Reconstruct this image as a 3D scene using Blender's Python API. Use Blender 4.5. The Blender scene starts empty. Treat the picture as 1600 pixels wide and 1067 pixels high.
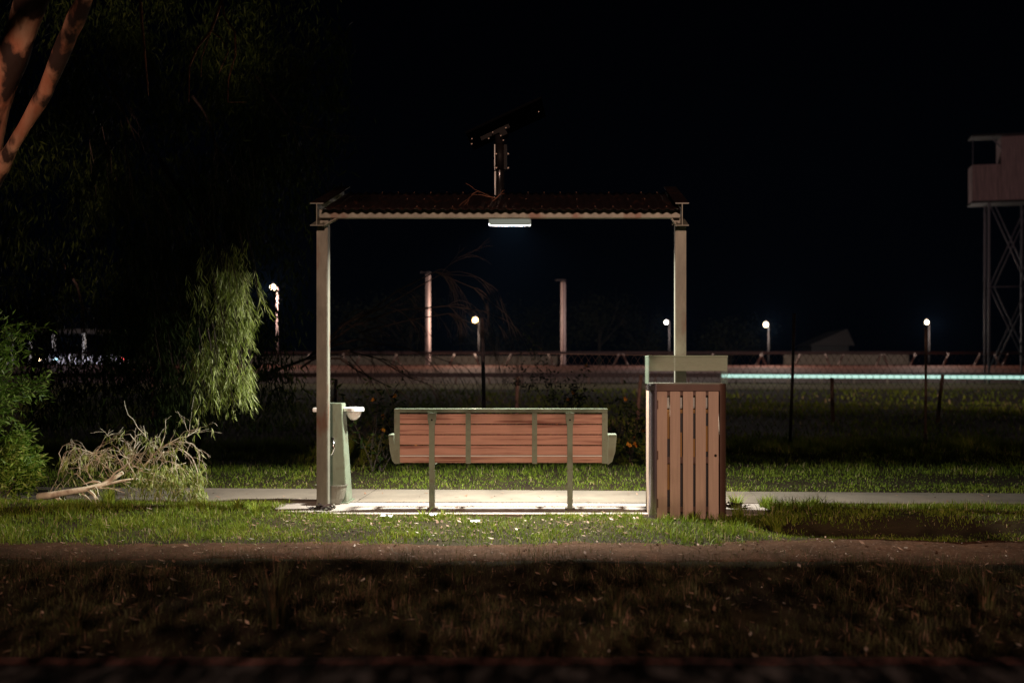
import bpy, bmesh, math, random
import numpy as np
from mathutils import Vector, Matrix, noise
random.seed(7); RNG = np.random.default_rng(7)
R = math.radians
S = bpy.context.scene
C = S.collection

# ------------------------------------------------------------------ camera
F, CX, HY, CH = 1556.0, 885.0, 575.0, 1.28          # focal (px of 1600), principal point, eye height
cd = bpy.data.cameras.new('camera'); cam = bpy.data.objects.new('camera', cd); C.objects.link(cam)
cam.location = (0, 0, CH); cam.rotation_euler = (R(90), 0, 0)
cd.sensor_width = 36; cd.lens = 36 * F / 1600
cd.shift_x = -(CX - 800) / 1600; cd.shift_y = (HY - 533.5) / 1600
cd.clip_start = 0.05; cd.clip_end = 2000
cd.dof.use_dof = True; cd.dof.focus_distance = 9.05; cd.dof.aperture_fstop = 1.3
S.camera = cam

# ------------------------------------------------------------------ night sky
W = bpy.data.worlds.new('World'); S.world = W; W.use_nodes = True
nt = W.node_tree; nt.nodes.clear()
wo = nt.nodes.new('ShaderNodeOutputWorld'); bg = nt.nodes.new('ShaderNodeBackground')
bg.inputs[0].default_value = (0.10, 0.16, 0.60, 1); bg.inputs[1].default_value = 0.0006
nt.links.new(bg.outputs[0], wo.inputs[0])
S.view_settings.view_transform = 'Standard'; S.view_settings.look = 'None'
S.view_settings.exposure = 0; S.view_settings.gamma = 1
S.cycles.use_denoising = True
S.cycles.max_bounces = 6; S.cycles.diffuse_bounces = 3; S.cycles.transparent_max_bounces = 16
S.cycles.sample_clamp_indirect = 3.0
S.cycles.caustics_reflective = False; S.cycles.caustics_refractive = False

# ------------------------------------------------------------------ the street light behind the photographer
def lamp(name, kind, loc, energy, color, parent=None, **kw):
    l = bpy.data.lights.new(name, kind); l.energy = energy; l.color = color
    for k, v in kw.items(): setattr(l, k, v)
    o = bpy.data.objects.new(name, l); C.objects.link(o); o.location = loc
    if parent: o.parent = parent
    return o
STREET = Vector((1.2, -12.0, 8.8))
sl = lamp('street_light', 'SPOT', STREET, 10800, (1.0, 0.63, 0.47), spot_size=R(75), spot_blend=0.5, shadow_soft_size=0.07)
sl.rotation_euler = (Vector((0, 9.5, 2.5)) - STREET).to_track_quat('-Z', 'Y').to_euler()

# a second street light farther along the road, reaching the tower and the tall poles
s2 = lamp('street_light', 'SPOT', (26, -14, 8.5), 52000, (1.0, 0.70, 0.62), spot_size=R(42), spot_blend=0.3, shadow_soft_size=0.1)
s2.rotation_euler = (Vector((5, 95, 26)) - Vector((26, -14, 8.5))).to_track_quat('-Z', 'Y').to_euler()

# ------------------------------------------------------------------ helpers
def P(px, py, d): return Vector(((px - CX) / F * d, d, CH - (py - HY) / F * d))
def X(px, d): return (px - CX) / F * d
def Z(py, d): return CH - (py - HY) / F * d

def tag(o, label=None, cat=None, group=None, kind=None):
    if label: o['label'] = label
    if cat: o['category'] = cat
    if group: o['group'] = group
    if kind: o['kind'] = kind
    return o
def thing(name, label, cat, loc=(0, 0, 0), group=None):
    o = bpy.data.objects.new(name, None); C.objects.link(o); o.location = loc
    o.empty_display_size = 0.1
    return tag(o, label, cat, group)
def link_mesh(name, me, m, parent=None):
    o = bpy.data.objects.new(name, me); C.objects.link(o)
    me.materials.append(m)
    if parent is not None:
        o.parent = parent
        off = Vector(parent.location)
        p = parent.parent
        while p is not None: off += Vector(p.location); p = p.parent
        if parent.type == 'MESH' and parent.parent is None: pass
        o.location = -off if off.length else (0, 0, 0)
    return o

class MB:
    """collects shapes given in world coordinates; build() links ONE mesh object"""
    def __init__(s): s.bm = bmesh.new()
    def box(s, x0, x1, y0, y1, z0, z1, bev=0, M=None, seg=2):
        r = bmesh.ops.create_cube(s.bm, size=1)
        vs = r['verts']
        for v in vs:
            v.co = Vector(((x0 + x1) / 2 + v.co.x * (x1 - x0), (y0 + y1) / 2 + v.co.y * (y1 - y0), (z0 + z1) / 2 + v.co.z * (z1 - z0)))
        if bev:
            es = set(e for v in vs for e in v.link_edges)
            r2 = bmesh.ops.bevel(s.bm, geom=list(es), offset=bev, segments=seg, affect='EDGES', clamp_overlap=True)
            vs = list(set(r2['verts']) | set(v for v in vs if v.is_valid))
        if M is not None: bmesh.ops.transform(s.bm, matrix=M, verts=[v for v in vs if v.is_valid])
        return s
    def tube(s, pts, radii, n=6, cap=True):
        pts = [Vector(p) for p in pts]
        if not hasattr(radii, '__len__'): radii = [radii] * len(pts)
        rings = []; prev = None
        for i, p in enumerate(pts):
            t = (pts[min(i + 1, len(pts) - 1)] - pts[max(i - 1, 0)])
            if t.length < 1e-9: t = Vector((0, 0, 1))
            t.normalize()
            if prev is None:
                a = t.orthogonal().normalized()
            else:
                a = prev - t * prev.dot(t)
                a = a.normalized() if a.length > 1e-6 else t.orthogonal().normalized()
            prev = a; b = t.cross(a)
            rings.append([s.bm.verts.new(p + (a * math.cos(2 * math.pi * k / n) + b * math.sin(2 * math.pi * k / n)) * radii[i]) for k in range(n)])
        for r0, r1 in zip(rings, rings[1:]):
            for k in range(n):
                f = s.bm.faces.new((r0[k], r0[(k + 1) % n], r1[(k + 1) % n], r1[k])); f.smooth = n > 4
        if cap and n > 2:
            s.bm.faces.new(rings[0][::-1]); s.bm.faces.new(rings[-1])
        return s
    def prism(s, poly, axis, a, b):
        """poly: 2D points, extruded along axis from a to b"""
        def mk(u, v, w):
            return {'x': (w, u, v), 'y': (u, w, v), 'z': (u, v, w)}[axis]
        r0 = [s.bm.verts.new(mk(u, v, a)) for u, v in poly]; r1 = [s.bm.verts.new(mk(u, v, b)) for u, v in poly]
        n = len(poly)
        for k in range(n): s.bm.faces.new((r0[k], r0[(k + 1) % n], r1[(k + 1) % n], r1[k]))
        s.bm.faces.new(r0[::-1]); s.bm.faces.new(r1)
        return s
    def sphere(s, c, r, sx=1, sy=1, sz=1, seg=12):
        M = Matrix.Translation(c) @ Matrix.Diagonal((r * sx, r * sy, r * sz, 1))
        q = bmesh.ops.create_uvsphere(s.bm, u_segments=seg, v_segments=max(6, seg // 2), radius=1, matrix=M)
        for v in q['verts']:
            for f in v.link_faces: f.smooth = True
        return s
    def build_each(s, name, m, parent):
        bmesh.ops.recalc_face_normals(s.bm, faces=s.bm.faces)
        seen = set(); s.bm.verts.ensure_lookup_table()
        for v0 in s.bm.verts:
            if v0 in seen: continue
            st = [v0]; isl = []; seen.add(v0)
            while st:
                v = st.pop(); isl.append(v)
                for e in v.link_edges:
                    w = e.other_vert(v)
                    if w not in seen: seen.add(w); st.append(w)
            ix = {v: i for i, v in enumerate(isl)}; fs = {f for v in isl for f in v.link_faces}
            me = bpy.data.meshes.new(name); me.from_pydata([tuple(v.co) for v in isl], [], [[ix[v] for v in f.verts] for f in fs])
            link_mesh(name, me, m, parent)
    def build(s, name, m, parent=None, recalc=True):
        if recalc: bmesh.ops.recalc_face_normals(s.bm, faces=s.bm.faces)
        me = bpy.data.meshes.new(name); s.bm.to_mesh(me); s.bm.free()
        return link_mesh(name, me, m, parent)

def mesh_np(name, verts, faces_n, loops, m, parent=None, tint=None):
    """verts (N,3); faces_n: verts per face (int or array); loops flat array; tint: per-face value"""
    me = bpy.data.meshes.new(name)
    nf = len(loops) // faces_n if isinstance(faces_n, int) else len(faces_n)
    tot = np.full(nf, faces_n, dtype=np.int32) if isinstance(faces_n, int) else faces_n.astype(np.int32)
    start = np.concatenate(([0], np.cumsum(tot)[:-1])).astype(np.int32)
    me.vertices.add(len(verts)); me.vertices.foreach_set('co', verts.astype(np.float32).ravel())
    me.loops.add(len(loops)); me.loops.foreach_set('vertex_index', loops.astype(np.int32))
    me.polygons.add(nf); me.polygons.foreach_set('loop_start', start); me.polygons.foreach_set('loop_total', tot)
    me.update(calc_edges=True)
    if tint is not None:
        at = me.attributes.new('tint', 'FLOAT', 'FACE'); at.data.foreach_set('value', tint.astype(np.float32))
    return link_mesh(name, me, m, parent)

# ------------------------------------------------------------------ materials
def ramp(nt, fac, stops):
    r = nt.nodes.new('ShaderNodeValToRGB'); el = r.color_ramp.elements
    while len(el) < len(stops): el.new(0.5)
    for e, (p, c) in zip(el, stops): e.position = p; e.color = (*c, 1)
    nt.links.new(fac, r.inputs[0]); return r.outputs[0]
def mat(name, col, rough=0.6, metal=0.0, var=0.15, scale=6.0, stretch=(1, 1, 1), bump=0.0, bscale=40.0, spec=0.5, col2=None, stain=None, stain_scale=3.0, stain_at=(0.55, 0.7), coat=0.0):
    m = bpy.data.materials.new(name); m.use_nodes = True; t = m.node_tree; b = t.nodes['Principled BSDF']
    tc = t.nodes.new('ShaderNodeTexCoord'); mp = t.nodes.new('ShaderNodeMapping'); mp.inputs['Scale'].default_value = stretch
    t.links.new(tc.outputs['Object'], mp.inputs[0])
    n = t.nodes.new('ShaderNodeTexNoise'); n.inputs['Scale'].default_value = scale; n.inputs['Detail'].default_value = 6
    n.inputs['Roughness'].default_value = 0.65
    t.links.new(mp.outputs[0], n.inputs[0])
    c1 = tuple(c * (1 - var) for c in col); c2 = col2 or tuple(min(1, c * (1 + var)) for c in col)
    co = ramp(t, n.outputs[0], [(0.3, c1), (0.7, c2)])
    if stain:
        n3 = t.nodes.new('ShaderNodeTexNoise'); n3.inputs['Scale'].default_value = stain_scale; n3.inputs['Detail'].default_value = 8
        t.links.new(mp.outputs[0], n3.inputs[0])
        f = ramp(t, n3.outputs[0], [(stain_at[0], (0, 0, 0)), (stain_at[1], (1, 1, 1))])
        mx = t.nodes.new('ShaderNodeMixRGB'); t.links.new(f, mx.inputs[0]); t.links.new(co, mx.inputs[1]); mx.inputs[2].default_value = (*stain, 1)
        co = mx.outputs[0]
    t.links.new(co, b.inputs['Base Color'])
    b.inputs['Roughness'].default_value = rough; b.inputs['Metallic'].default_value = metal
    b.inputs['Specular IOR Level'].default_value = spec; b.inputs['Coat Weight'].default_value = coat
    if bump:
        n2 = t.nodes.new('ShaderNodeTexNoise'); n2.inputs['Scale'].default_value = bscale; n2.inputs['Detail'].default_value = 5
        t.links.new(mp.outputs[0], n2.inputs[0])
        bp = t.nodes.new('ShaderNodeBump'); bp.inputs['Strength'].default_value = bump; bp.inputs['Distance'].default_value = 0.01
        t.links.new(n2.outputs[0], bp.inputs['Height']); t.links.new(bp.outputs[0], b.inputs['Normal'])
    return m
def leafmat(name, stops, rough=0.5, trans=0.35, spec=0.4):
    m = bpy.data.materials.new(name); m.use_nodes = True; t = m.node_tree; b = t.nodes['Principled BSDF']
    a = t.nodes.new('ShaderNodeAttribute'); a.attribute_name = 'tint'
    co = ramp(t, a.outputs['Fac'], stops)
    t.links.new(co, b.inputs['Base Color']); b.inputs['Roughness'].default_value = rough; b.inputs['Specular IOR Level'].default_value = spec
    tr = t.nodes.new('ShaderNodeBsdfTranslucent'); t.links.new(co, tr.inputs[0])
    mx = t.nodes.new('ShaderNodeMixShader'); mx.inputs[0].default_value = trans
    t.links.new(b.outputs[0], mx.inputs[1]); t.links.new(tr.outputs[0], mx.inputs[2])
    t.links.new(mx.outputs[0], t.nodes['Material Output'].inputs[0])
    return m
def emit(name, col, st):
    m = bpy.data.materials.new(name); m.use_nodes = True; t = m.node_tree; b = t.nodes['Principled BSDF']
    b.inputs['Base Color'].default_value = (*col, 1); b.inputs['Emission Color'].default_value = (*col, 1); b.inputs['Emission Strength'].default_value = st
    return m

M = {}
M['galv'] = mat('galvanised_steel', (0.16, 0.158, 0.125), 0.5, 0.25, 0.30, 9, (1, 1, 0.35), 0.12, 60, stain=(0.13, 0.070, 0.045), stain_scale=5, stain_at=(0.58, 0.68))
M['lens'] = emit('softly_lit_lens', (0.14, 0.145, 0.12), 1.2)
M['backplate'] = mat('dark_back_plate', (0.002, 0.002, 0.002), 0.6, 0, 0.06, 8)
M['fitting'] = mat('fitting_enamel', (0.5, 0.5, 0.46), 0.5, 0, 0.06, 8)
M['sage'] = mat('sage_powder_coat', (0.20, 0.24, 0.175), 0.32, 0.0, 0.12, 14, bump=0.05, bscale=150, stain=(0.15, 0.155, 0.11), stain_scale=7)
M['slat'] = mat('terracotta_slats', (0.50, 0.27, 0.20), 0.6, 0, 0.14, 5, (0.6, 1, 14), 0.10, 30, stain=(0.20, 0.07, 0.045), stain_scale=2.6, stain_at=(0.58, 0.72))
M['binslat'] = mat('bin_slats', (0.43, 0.315, 0.24), 0.6, 0, 0.12, 5, (12, 1, 0.5), 0.1, 60)
M['bindark'] = mat('bin_frame_brown', (0.085, 0.045, 0.032), 0.45, 0.2, 0.15, 8)
M['binalu'] = mat('bin_corner_aluminium', (0.40, 0.35, 0.40), 0.24, 0.9, 0.10, 6)
M['concrete'] = mat('concrete', (0.36, 0.315, 0.28), 0.85, 0, 0.16, 2.2, (1, 1, 1), 0.35, 70, stain=(0.20, 0.17, 0.14), stain_scale=1.4, stain_at=(0.5, 0.8))
M['pathc'] = mat('old_path_concrete', (0.19, 0.16, 0.125), 0.9, 0, 0.2, 1.6, (1, 1, 1), 0.35, 70, stain=(0.11, 0.09, 0.07), stain_scale=1.8, stain_at=(0.5, 0.8))
M['roof'] = mat('dark_roof_paint', (0.011, 0.0065, 0.006), 0.35, 0.0, 0.3, 8, stain=(0.055, 0.022, 0.012), stain_scale=9, stain_at=(0.6, 0.7))
M['black'] = mat('black_steel', (0.004, 0.003, 0.003), 0.6, 0.0, 0.2, 8, spec=0.15)
M['bolt'] = mat('bright_bolts', (0.62, 0.5, 0.42), 0.3, 0.6, 0.1, 8)
M['screw'] = mat('dull_screws', (0.30, 0.16, 0.11), 0.4, 0.4, 0.1, 8)
M['chrome'] = mat('chrome', (0.75, 0.75, 0.75), 0.15, 1.0, 0.05, 8)
M['white'] = mat('white_enamel', (0.78, 0.78, 0.75), 0.35, 0, 0.05, 8)
M['paint_pole'] = mat('pale_pole', (0.38, 0.26, 0.25), 0.6, 0, 0.15, 3, stain=(0.22, 0.16, 0.15), stain_scale=3)
M['rustpost'] = mat('rusty_post', (0.30, 0.19, 0.15), 0.7, 0.1, 0.25, 9, bump=0.2, bscale=60)
M['darkpost'] = mat('dark_post', (0.07, 0.055, 0.06), 0.6, 0.2, 0.25, 9)
M['lampdark'] = mat('lamp_post_dark', (0.012, 0.010, 0.010), 0.6, 0, 0.25, 9, spec=0.1)
M['wire'] = mat('wire', (0.20, 0.13, 0.10), 0.6, 0.4, 0.25, 9)
M['bark'] = mat('gum_bark', (0.50, 0.13, 0.05), 0.8, 0, 0.3, 3.5, (1, 1, 0.4), 1.0, 14, col2=(0.46, 0.28, 0.18), stain=(0.03, 0.012, 0.007), stain_scale=4.0, stain_at=(0.47, 0.54))
M['darkbark'] = mat('dark_bark', (0.045, 0.03, 0.024), 0.85, 0, 0.3, 6, bump=0.5, bscale=20)
M['farbark'] = mat('far_bark', (0.006, 0.005, 0.004), 0.9, 0, 0.3, 2, spec=0.05)
M['deadwood'] = mat('dead_wood', (0.72, 0.66, 0.50), 0.75, 0, 0.25, 9, (1, 1, 1), 0.3, 40, stain=(0.3, 0.22, 0.16), stain_scale=9)
M['redtwig'] = mat('brown_twig', (0.26, 0.11, 0.06), 0.75, 0, 0.25, 9)
M['dirt'] = mat('bare_dirt', (0.078, 0.040, 0.023), 0.95, 0, 0.35, 3.5, (1, 1.6, 1), 0.9, 45, stain=(0.14, 0.085, 0.06), stain_scale=34, stain_at=(0.57, 0.66), spec=0.1)
M['soil'] = mat('soil_under_grass', (0.030, 0.019, 0.012), 0.95, 0, 0.4, 1.6, (1, 1, 1), 0.9, 30, col2=(0.045, 0.036, 0.016), spec=0.15)
M['gravel'] = mat('reddish_gravel', (0.075, 0.022, 0.016), 0.9, 0, 0.5, 30, bump=1, bscale=60)
M['turf'] = mat('lit_band_turf', (0.26, 0.22, 0.045), 0.95, 0, 0.4, 0.6, (1, 1, 1), 0.8, 8, col2=(0.36, 0.30, 0.07), spec=0.1)  # lamplight on the far grass is put into this colour
M['asphalt'] = mat('asphalt', (0.028, 0.024, 0.024), 0.95, 0, 0.25, 30, bump=0.5, bscale=120)
M['track'] = mat('track_clay', (0.085, 0.027, 0.016), 0.95, 0, 0.45, 0.09, (1, 5, 1), 0.5, 3, spec=0.1)
M['rail'] = mat('track_rail_paint', (0.06, 0.035, 0.035), 0.6, 0, 0.3, 0.7, (1, 1, 1))
M['brace'] = mat('pale_brace', (0.22, 0.15, 0.13), 0.7, 0, 0.2, 3)
M['wallfar'] = mat('far_wall', (0.030, 0.020, 0.013), 0.85, 0, 0.55, 0.12, (1, 1, 4))
M['clad'] = mat('weathered_cladding', (0.145, 0.095, 0.10), 0.75, 0.1, 0.45, 1.6, (6, 1, 0.35), stain=(0.07, 0.05, 0.055), stain_scale=1.0)
M['tower'] = mat('tower_steel', (0.05, 0.045, 0.06), 0.7, 0.0, 0.15, 3)
M['carpaint'] = mat('white_car_paint', (0.55, 0.55, 0.57), 0.3, 0, 0.04, 2, coat=0.6)
M['carpaint2'] = mat('dark_car_paint', (0.05, 0.06, 0.09), 0.3, 0, 0.04, 2, coat=0.6)
M['glassdark'] = mat('dark_glass', (0.02, 0.02, 0.025), 0.08, 0, 0.1, 2)
M['pv'] = mat('solar_black', (0.0015, 0.0015, 0.002), 0.8, 0, 0.1, 2, spec=0.02)
M['rubber'] = mat('rubber', (0.02, 0.02, 0.02), 0.8, 0, 0.1, 5)
M['yellow'] = mat('yellow_plastic', (0.22, 0.11, 0.01), 0.5, 0, 0.1, 5)
M['greybin'] = mat('dark_green_plastic', (0.006, 0.006, 0.008), 0.5, 0, 0.1, 5)
M['palebin'] = mat('pale_liner', (0.35, 0.38, 0.36), 0.5, 0, 0.1, 5)
M['grass'] = leafmat('grass_blades', [(0.0, (0.07, 0.12, 0.010)), (0.45, (0.19, 0.27, 0.025)), (0.75, (0.34, 0.37, 0.06)), (0.93, (0.42, 0.36, 0.15)), (1.0, (0.55, 0.45, 0.27))], 0.6, 0.35, 0.2)
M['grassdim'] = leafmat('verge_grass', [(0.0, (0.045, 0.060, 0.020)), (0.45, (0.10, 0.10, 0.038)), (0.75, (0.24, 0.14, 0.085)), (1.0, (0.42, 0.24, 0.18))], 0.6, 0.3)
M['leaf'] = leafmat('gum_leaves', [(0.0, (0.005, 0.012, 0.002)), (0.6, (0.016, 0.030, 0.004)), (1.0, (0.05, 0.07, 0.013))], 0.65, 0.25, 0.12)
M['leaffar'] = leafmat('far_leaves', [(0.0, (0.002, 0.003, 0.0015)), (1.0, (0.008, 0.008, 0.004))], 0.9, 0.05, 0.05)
M['leafdark'] = leafmat('shaded_hanging_leaves', [(0.0, (0.006, 0.012, 0.002)), (0.6, (0.014, 0.024, 0.004)), (1.0, (0.03, 0.045, 0.01))], 0.7, 0.2, 0.1)  # darker copy of the gum leaf, shade put into the colour
M['leafbright'] = leafmat('lit_green_leaves', [(0.0, (0.14, 0.20, 0.03)), (0.5, (0.34, 0.42, 0.08)), (1.0, (0.62, 0.66, 0.34))], 0.5, 0.4)  # brighter copy of the gum leaf, lamplight put into the colour
M['bushleaf'] = leafmat('bush_leaves', [(0.0, (0.09, 0.20, 0.02)), (0.6, (0.26, 0.42, 0.06)), (1.0, (0.45, 0.55, 0.15))], 0.4, 0.35)
M['litter'] = leafmat('dry_leaves', [(0.0, (0.10, 0.05, 0.03)), (0.5, (0.25, 0.14, 0.09)), (0.85, (0.42, 0.28, 0.2)), (1.0, (0.7, 0.62, 0.55))], 0.7, 0.1)
M['petal'] = leafmat('orange_petals', [(0.0, (0.75, 0.25, 0.02)), (1.0, (0.85, 0.42, 0.04))], 0.5, 0.3)
M['paper'] = mat('white_paper', (0.75, 0.78, 0.82), 0.7, 0, 0.08, 20)
M['housewall'] = mat('house_wall', (0.002, 0.002, 0.002), 0.8, 0, 0.2, 1)
M['houseroof'] = mat('house_roof', (0.005, 0.0025, 0.002), 0.8, 0, 0.2, 1)
# translucent green hood of the bin
gm = bpy.data.materials.new('green_hood'); gm.use_nodes = True
_t = gm.node_tree; _b = _t.nodes['Principled BSDF']; _b.inputs['Base Color'].default_value = (0.36, 0.44, 0.33, 1); _b.inputs['Roughness'].default_value = 0.25
_n = _t.nodes.new('ShaderNodeTexNoise'); _n.inputs['Scale'].default_value = 12; _mr = _t.nodes.new('ShaderNodeMapRange')
_mr.inputs[3].default_value = 0.55; _mr.inputs[4].default_value = 0.8; _t.links.new(_n.outputs[0], _mr.inputs[0]); _t.links.new(_mr.outputs[0], _b.inputs['Alpha'])
M['hood'] = gm

hm = gm.copy(); hm.name = 'clear_hood_side'; M['hoodside'] = hm
for _q in hm.node_tree.nodes:
    if _q.type == 'MAP_RANGE': _q.inputs[3].default_value = 0.12; _q.inputs[4].default_value = 0.25
# ------------------------------------------------------------------ ground
def sm(a, b, x): t = min(1, max(0, (x - a) / (b - a))); return t * t * (3 - 2 * t)
def gh(x, y):
    """ground height"""
    z = -0.018
    z += 0.022 * noise.noise((x * 0.8, y * 0.8, 3)) + 0.010 * noise.noise((x * 3.1, y * 3.1, 8))
    if y > 9.3 or (y > 8.7 and x < 1.5): z = min(z, -0.012)
    edge = 8.35 + 0.12 * noise.noise((x * 1.3, 0, 1)) - 0.25 * sm(3.2, 4.6, x)
    drop = sm(1.3, 2.2, x) * 0.13
    z += 0.05 * sm(1.5, 2.2, x) * sm(8.2, 8.4, y) * (1 - sm(8.9, 9.25, y))
    z -= drop * 0.5 * sm(7.7, 8.0, y) * (1 - sm(edge - 0.12, edge, y))
    z -= (0.05 + 0.04 * sm(1.3, 3.5, x)) * (1 - sm(7.3, 8.3, y))
    z += 0.10 * math.exp(-((x + 4.6) / 1.6) ** 2 - ((y - 8.9) / 0.35) ** 2)
    if y < 6.9: z += 0.05 * noise.noise((x * 1.1, y * 1.1, 5)) * sm(3.9, 5.0, y)
    if y < 4.95: z = z * sm(4.45, 4.95, y) - 0.075 * (1 - sm(4.45, 4.95, y))
    if y > 12: z = z * (1 - sm(12, 16, y)) + (0.10 * noise.noise((x * 0.12, y * 0.16, 2)) + 0.03 * noise.noise((x * 0.6, y * 0.6, 2))) * sm(12, 16, y)
    if y > 24: z *= 1 - sm(24, 40, y)
    return z
def axis(lo, hi, st, far_lo, far_hi, g=1.25):
    a = list(np.arange(lo, hi + 1e-6, st)); s = st; v = hi
    while v < far_hi: s *= g; v += s; a.append(v)
    s = st; v = lo; pre = []
    while v > far_lo: s *= g; v -= s; pre.append(v)
    return np.array(pre[::-1] + a)
def grid_mesh(name, xs, ys, hf, m, keep=None):
    nx, ny = len(xs), len(ys)
    V = np.array([(x, y, hf(x, y)) for y in ys for x in xs])
    L = []
    for j in range(ny - 1):
        for i in range(nx - 1):
            if keep and not keep((xs[i] + xs[i + 1]) / 2, (ys[j] + ys[j + 1]) / 2): continue
            a = j * nx + i; L += [a, a + 1, a + nx + 1, a + nx]
    o = mesh_np(name, V, 4, np.array(L), m)
    o.data.polygons.foreach_set('use_smooth', [True] * len(o.data.polygons))
    return o
g = grid_mesh('ground', axis(-7, 6.5, 0.09, -500, 500), axis(3.6, 13, 0.09, -60, 900), gh, M['soil']); tag(g, kind='structure')

# path and slab (concrete)
def pback(x): return 10.40 - 0.0516 * x
def pfront(x): return 9.47 - 0.02 * x
b = MB()
for i in range(-5, 6):     # poured panels with joints between them
    x0, x1 = i * 3.9 + 1.9, (i + 1) * 3.9 + 1.888
    b.prism([(x0, pfront(x0)), (x1, pfront(x1)), (x1, pback(x1)), (x0, pback(x0))], 'z', -0.12, 0.004)
tag(b.build('path', M['pathc']), kind='structure')
b = MB(); b.prism([(-2.62, 8.93), (-2.2, 8.80), (-1.8, 8.74), (1.75, 8.74), (1.82, 9.0), (1.82, 9.415), (-2.75, 9.51)], 'z', -0.12, 0.0)
tag(b.build('slab', M['concrete']), kind='structure')
# bare dirt shoulder and road
def dfront(x): return 6.95 + 0.12 * noise.noise((x * 1.1, 1, 1)) + 0.10 * noise.noise((x * 5, 1, 4))
def dback(x): return 7.58 + 0.30 * sm(0.6, 3.6, x) + 0.06 * noise.noise((x * 1.6, 7, 1)) + 0.05 * noise.noise((x * 7, 7, 1))
xs = np.arange(-7, 6.5, 0.06)
def dirt_mesh():
    V = []; L = []; n = 14
    for i, x in enumerate(xs):
        for k in range(n + 1):
            y = dfront(x) + (dback(x) - dfront(x)) * k / n
            V.append((x, y, gh(x, y) + (0.006 if k else -0.04) + 0.005 * noise.noise((x * 9, y * 9, 0)) + 0.006 * noise.noise((x * 2.5, y * 12, 5))))
    for i in range(len(xs) - 1):
        for k in range(n): a = i * (n + 1) + k; L += [a, a + n + 1, a + n + 2, a + 1]
    o = mesh_np('dirt_shoulder', np.array(V), 4, np.array(L), M['dirt']); o.data.polygons.foreach_set('use_smooth', [True] * len(o.data.polygons)); return o
tag(dirt_mesh(), kind='structure')
xs2 = np.arange(-6, 6, 0.05)
def gravel():
    V = []; L = []; n = 4
    for i, x in enumerate(xs2):
        f = 4.64 + 0.05 * noise.noise((x * 2, 3, 1)) + 0.03 * noise.noise((x * 9, 3, 1))
        for k in range(n + 1): V.append((x, 4.47 + (f - 4.47) * k / n, -0.052 + 0.012 * noise.noise((x * 14, k, 0)) - (0.02 if k == n else 0)))
    for i in range(len(xs2) - 1):
        for k in range(n): a = i * (n + 1) + k; L += [a, a + n + 1, a + n + 2, a + 1]
    return mesh_np('road_edge_gravel', np.array(V), 4, np.array(L), M['gravel'])
tag(gravel(), kind='structure')
b = MB(); b.box(-60, 60, -6, 4.50, -0.2, -0.055); tag(b.build('road', M['asphalt']), kind='structure')

# ------------------------------------------------------------------ grass
def in_slab(x, y):
    if pfront(x) - 0.03 < y < pback(x) + 0.0: return True
    if -2.62 < x < 1.82 and y > 8.76 and y <= 9.5: return y > 8.76 + 0.16 * max(0, (-1.9 - x) / 0.7)
    return False
def in_bin(x, y): return 0.66 < x < 1.46 and 8.47 < y < 9.05
def blades(name, n, xr, yr, hr, wr, m, keep, dens_scale=1.6, dens_cut=0.42, lean=0.45, hfun=None):
    xs = RNG.uniform(*xr, n); ys = RNG.uniform(*yr, n)
    out = []
    for x, y in zip(xs, ys):
        d = noise.noise((x * dens_scale, y * dens_scale, 11)) * 0.5 + 0.5 + 0.25 * noise.noise((x * dens_scale * 4, y * dens_scale * 4, 2))
        if d < dens_cut * random.random() * 1.6: continue
        k = keep(x, y)
        if k is False or (k is not True and random.random() > k): continue
        out.append((x, y, gh(x, y), d))
    A = np.array(out); n = len(A)
    h = RNG.uniform(*hr, n) * (0.5 + A[:, 3])
    if hfun: h *= np.array([hfun(x, y) for x, y in A[:, :2]])
    w = RNG.uniform(*wr, n); az = RNG.uniform(0, 2 * np.pi, n); laz = RNG.uniform(0, 2 * np.pi, n); ln = np.abs(RNG.normal(0, lean, n))
    dx, dy = np.cos(az), np.sin(az); lx, ly = np.cos(laz) * ln, np.sin(laz) * ln
    B = A[:, :3].copy(); B[:, 2] -= 0.006
    def pt(t, s):
        q = B.copy(); q[:, 0] += lx * h * t * t + dx * w * s; q[:, 1] += ly * h * t * t + dy * w * s; q[:, 2] += h * t * (1 - 0.25 * ln * t); return q
    V = np.stack([pt(0, -.5), pt(0, .5), pt(.55, .42), pt(.55, -.42), pt(1, 0)], 1).reshape(-1, 3)
    i = np.arange(n) * 5
    q = np.stack([i, i + 1, i + 2, i + 3, i + 3, i + 2, i + 4], 1).ravel()
    tot = np.tile([4, 3], n)
    base = np.clip(0.35 + 0.5 * (A[:, 3] - 0.6) + RNG.normal(0, 0.16, n), 0, 0.9)
    dry = RNG.random(n) < 0.06; base[dry] = RNG.uniform(0.9, 1, dry.sum())
    return mesh_np(name, V, tot, q, m, None, np.repeat(base, 2))
def keep_verge(x, y):
    if in_slab(x, y) or in_bin(x, y): return False
    if y < dback(x) - 0.08: return False
    if y < dback(x) + 0.25: return 0.25 + 0.75 * (y - dback(x) + 0.08) / 0.33
    if x > 1.6 and y < 8.25 and x < 4.8: return 0.18 + 0.6 * sm(3.4, 4.8, x)
    if -2.6 < x < 1.0 and y < 8.45: return 0.8
    return True
def h_verge(x, y):
    k = 1.0
    if x < -2.6: k *= 0.75 + 0.9 * max(0, noise.noise((x * 2.0, y * 3.0, 33)))
    if 1.4 < x < 2.3 and y > 8.2: k *= 1.7
    if -2.6 < x < 0.8: k *= 0.55
    if x > 1.5 and y < 8.72: k *= 0.4
    if y > 8.9 and x > 1.9: k *= 0.6
    if y > 8.9 and x < -2.7: k *= 0.8
    return k
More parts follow.
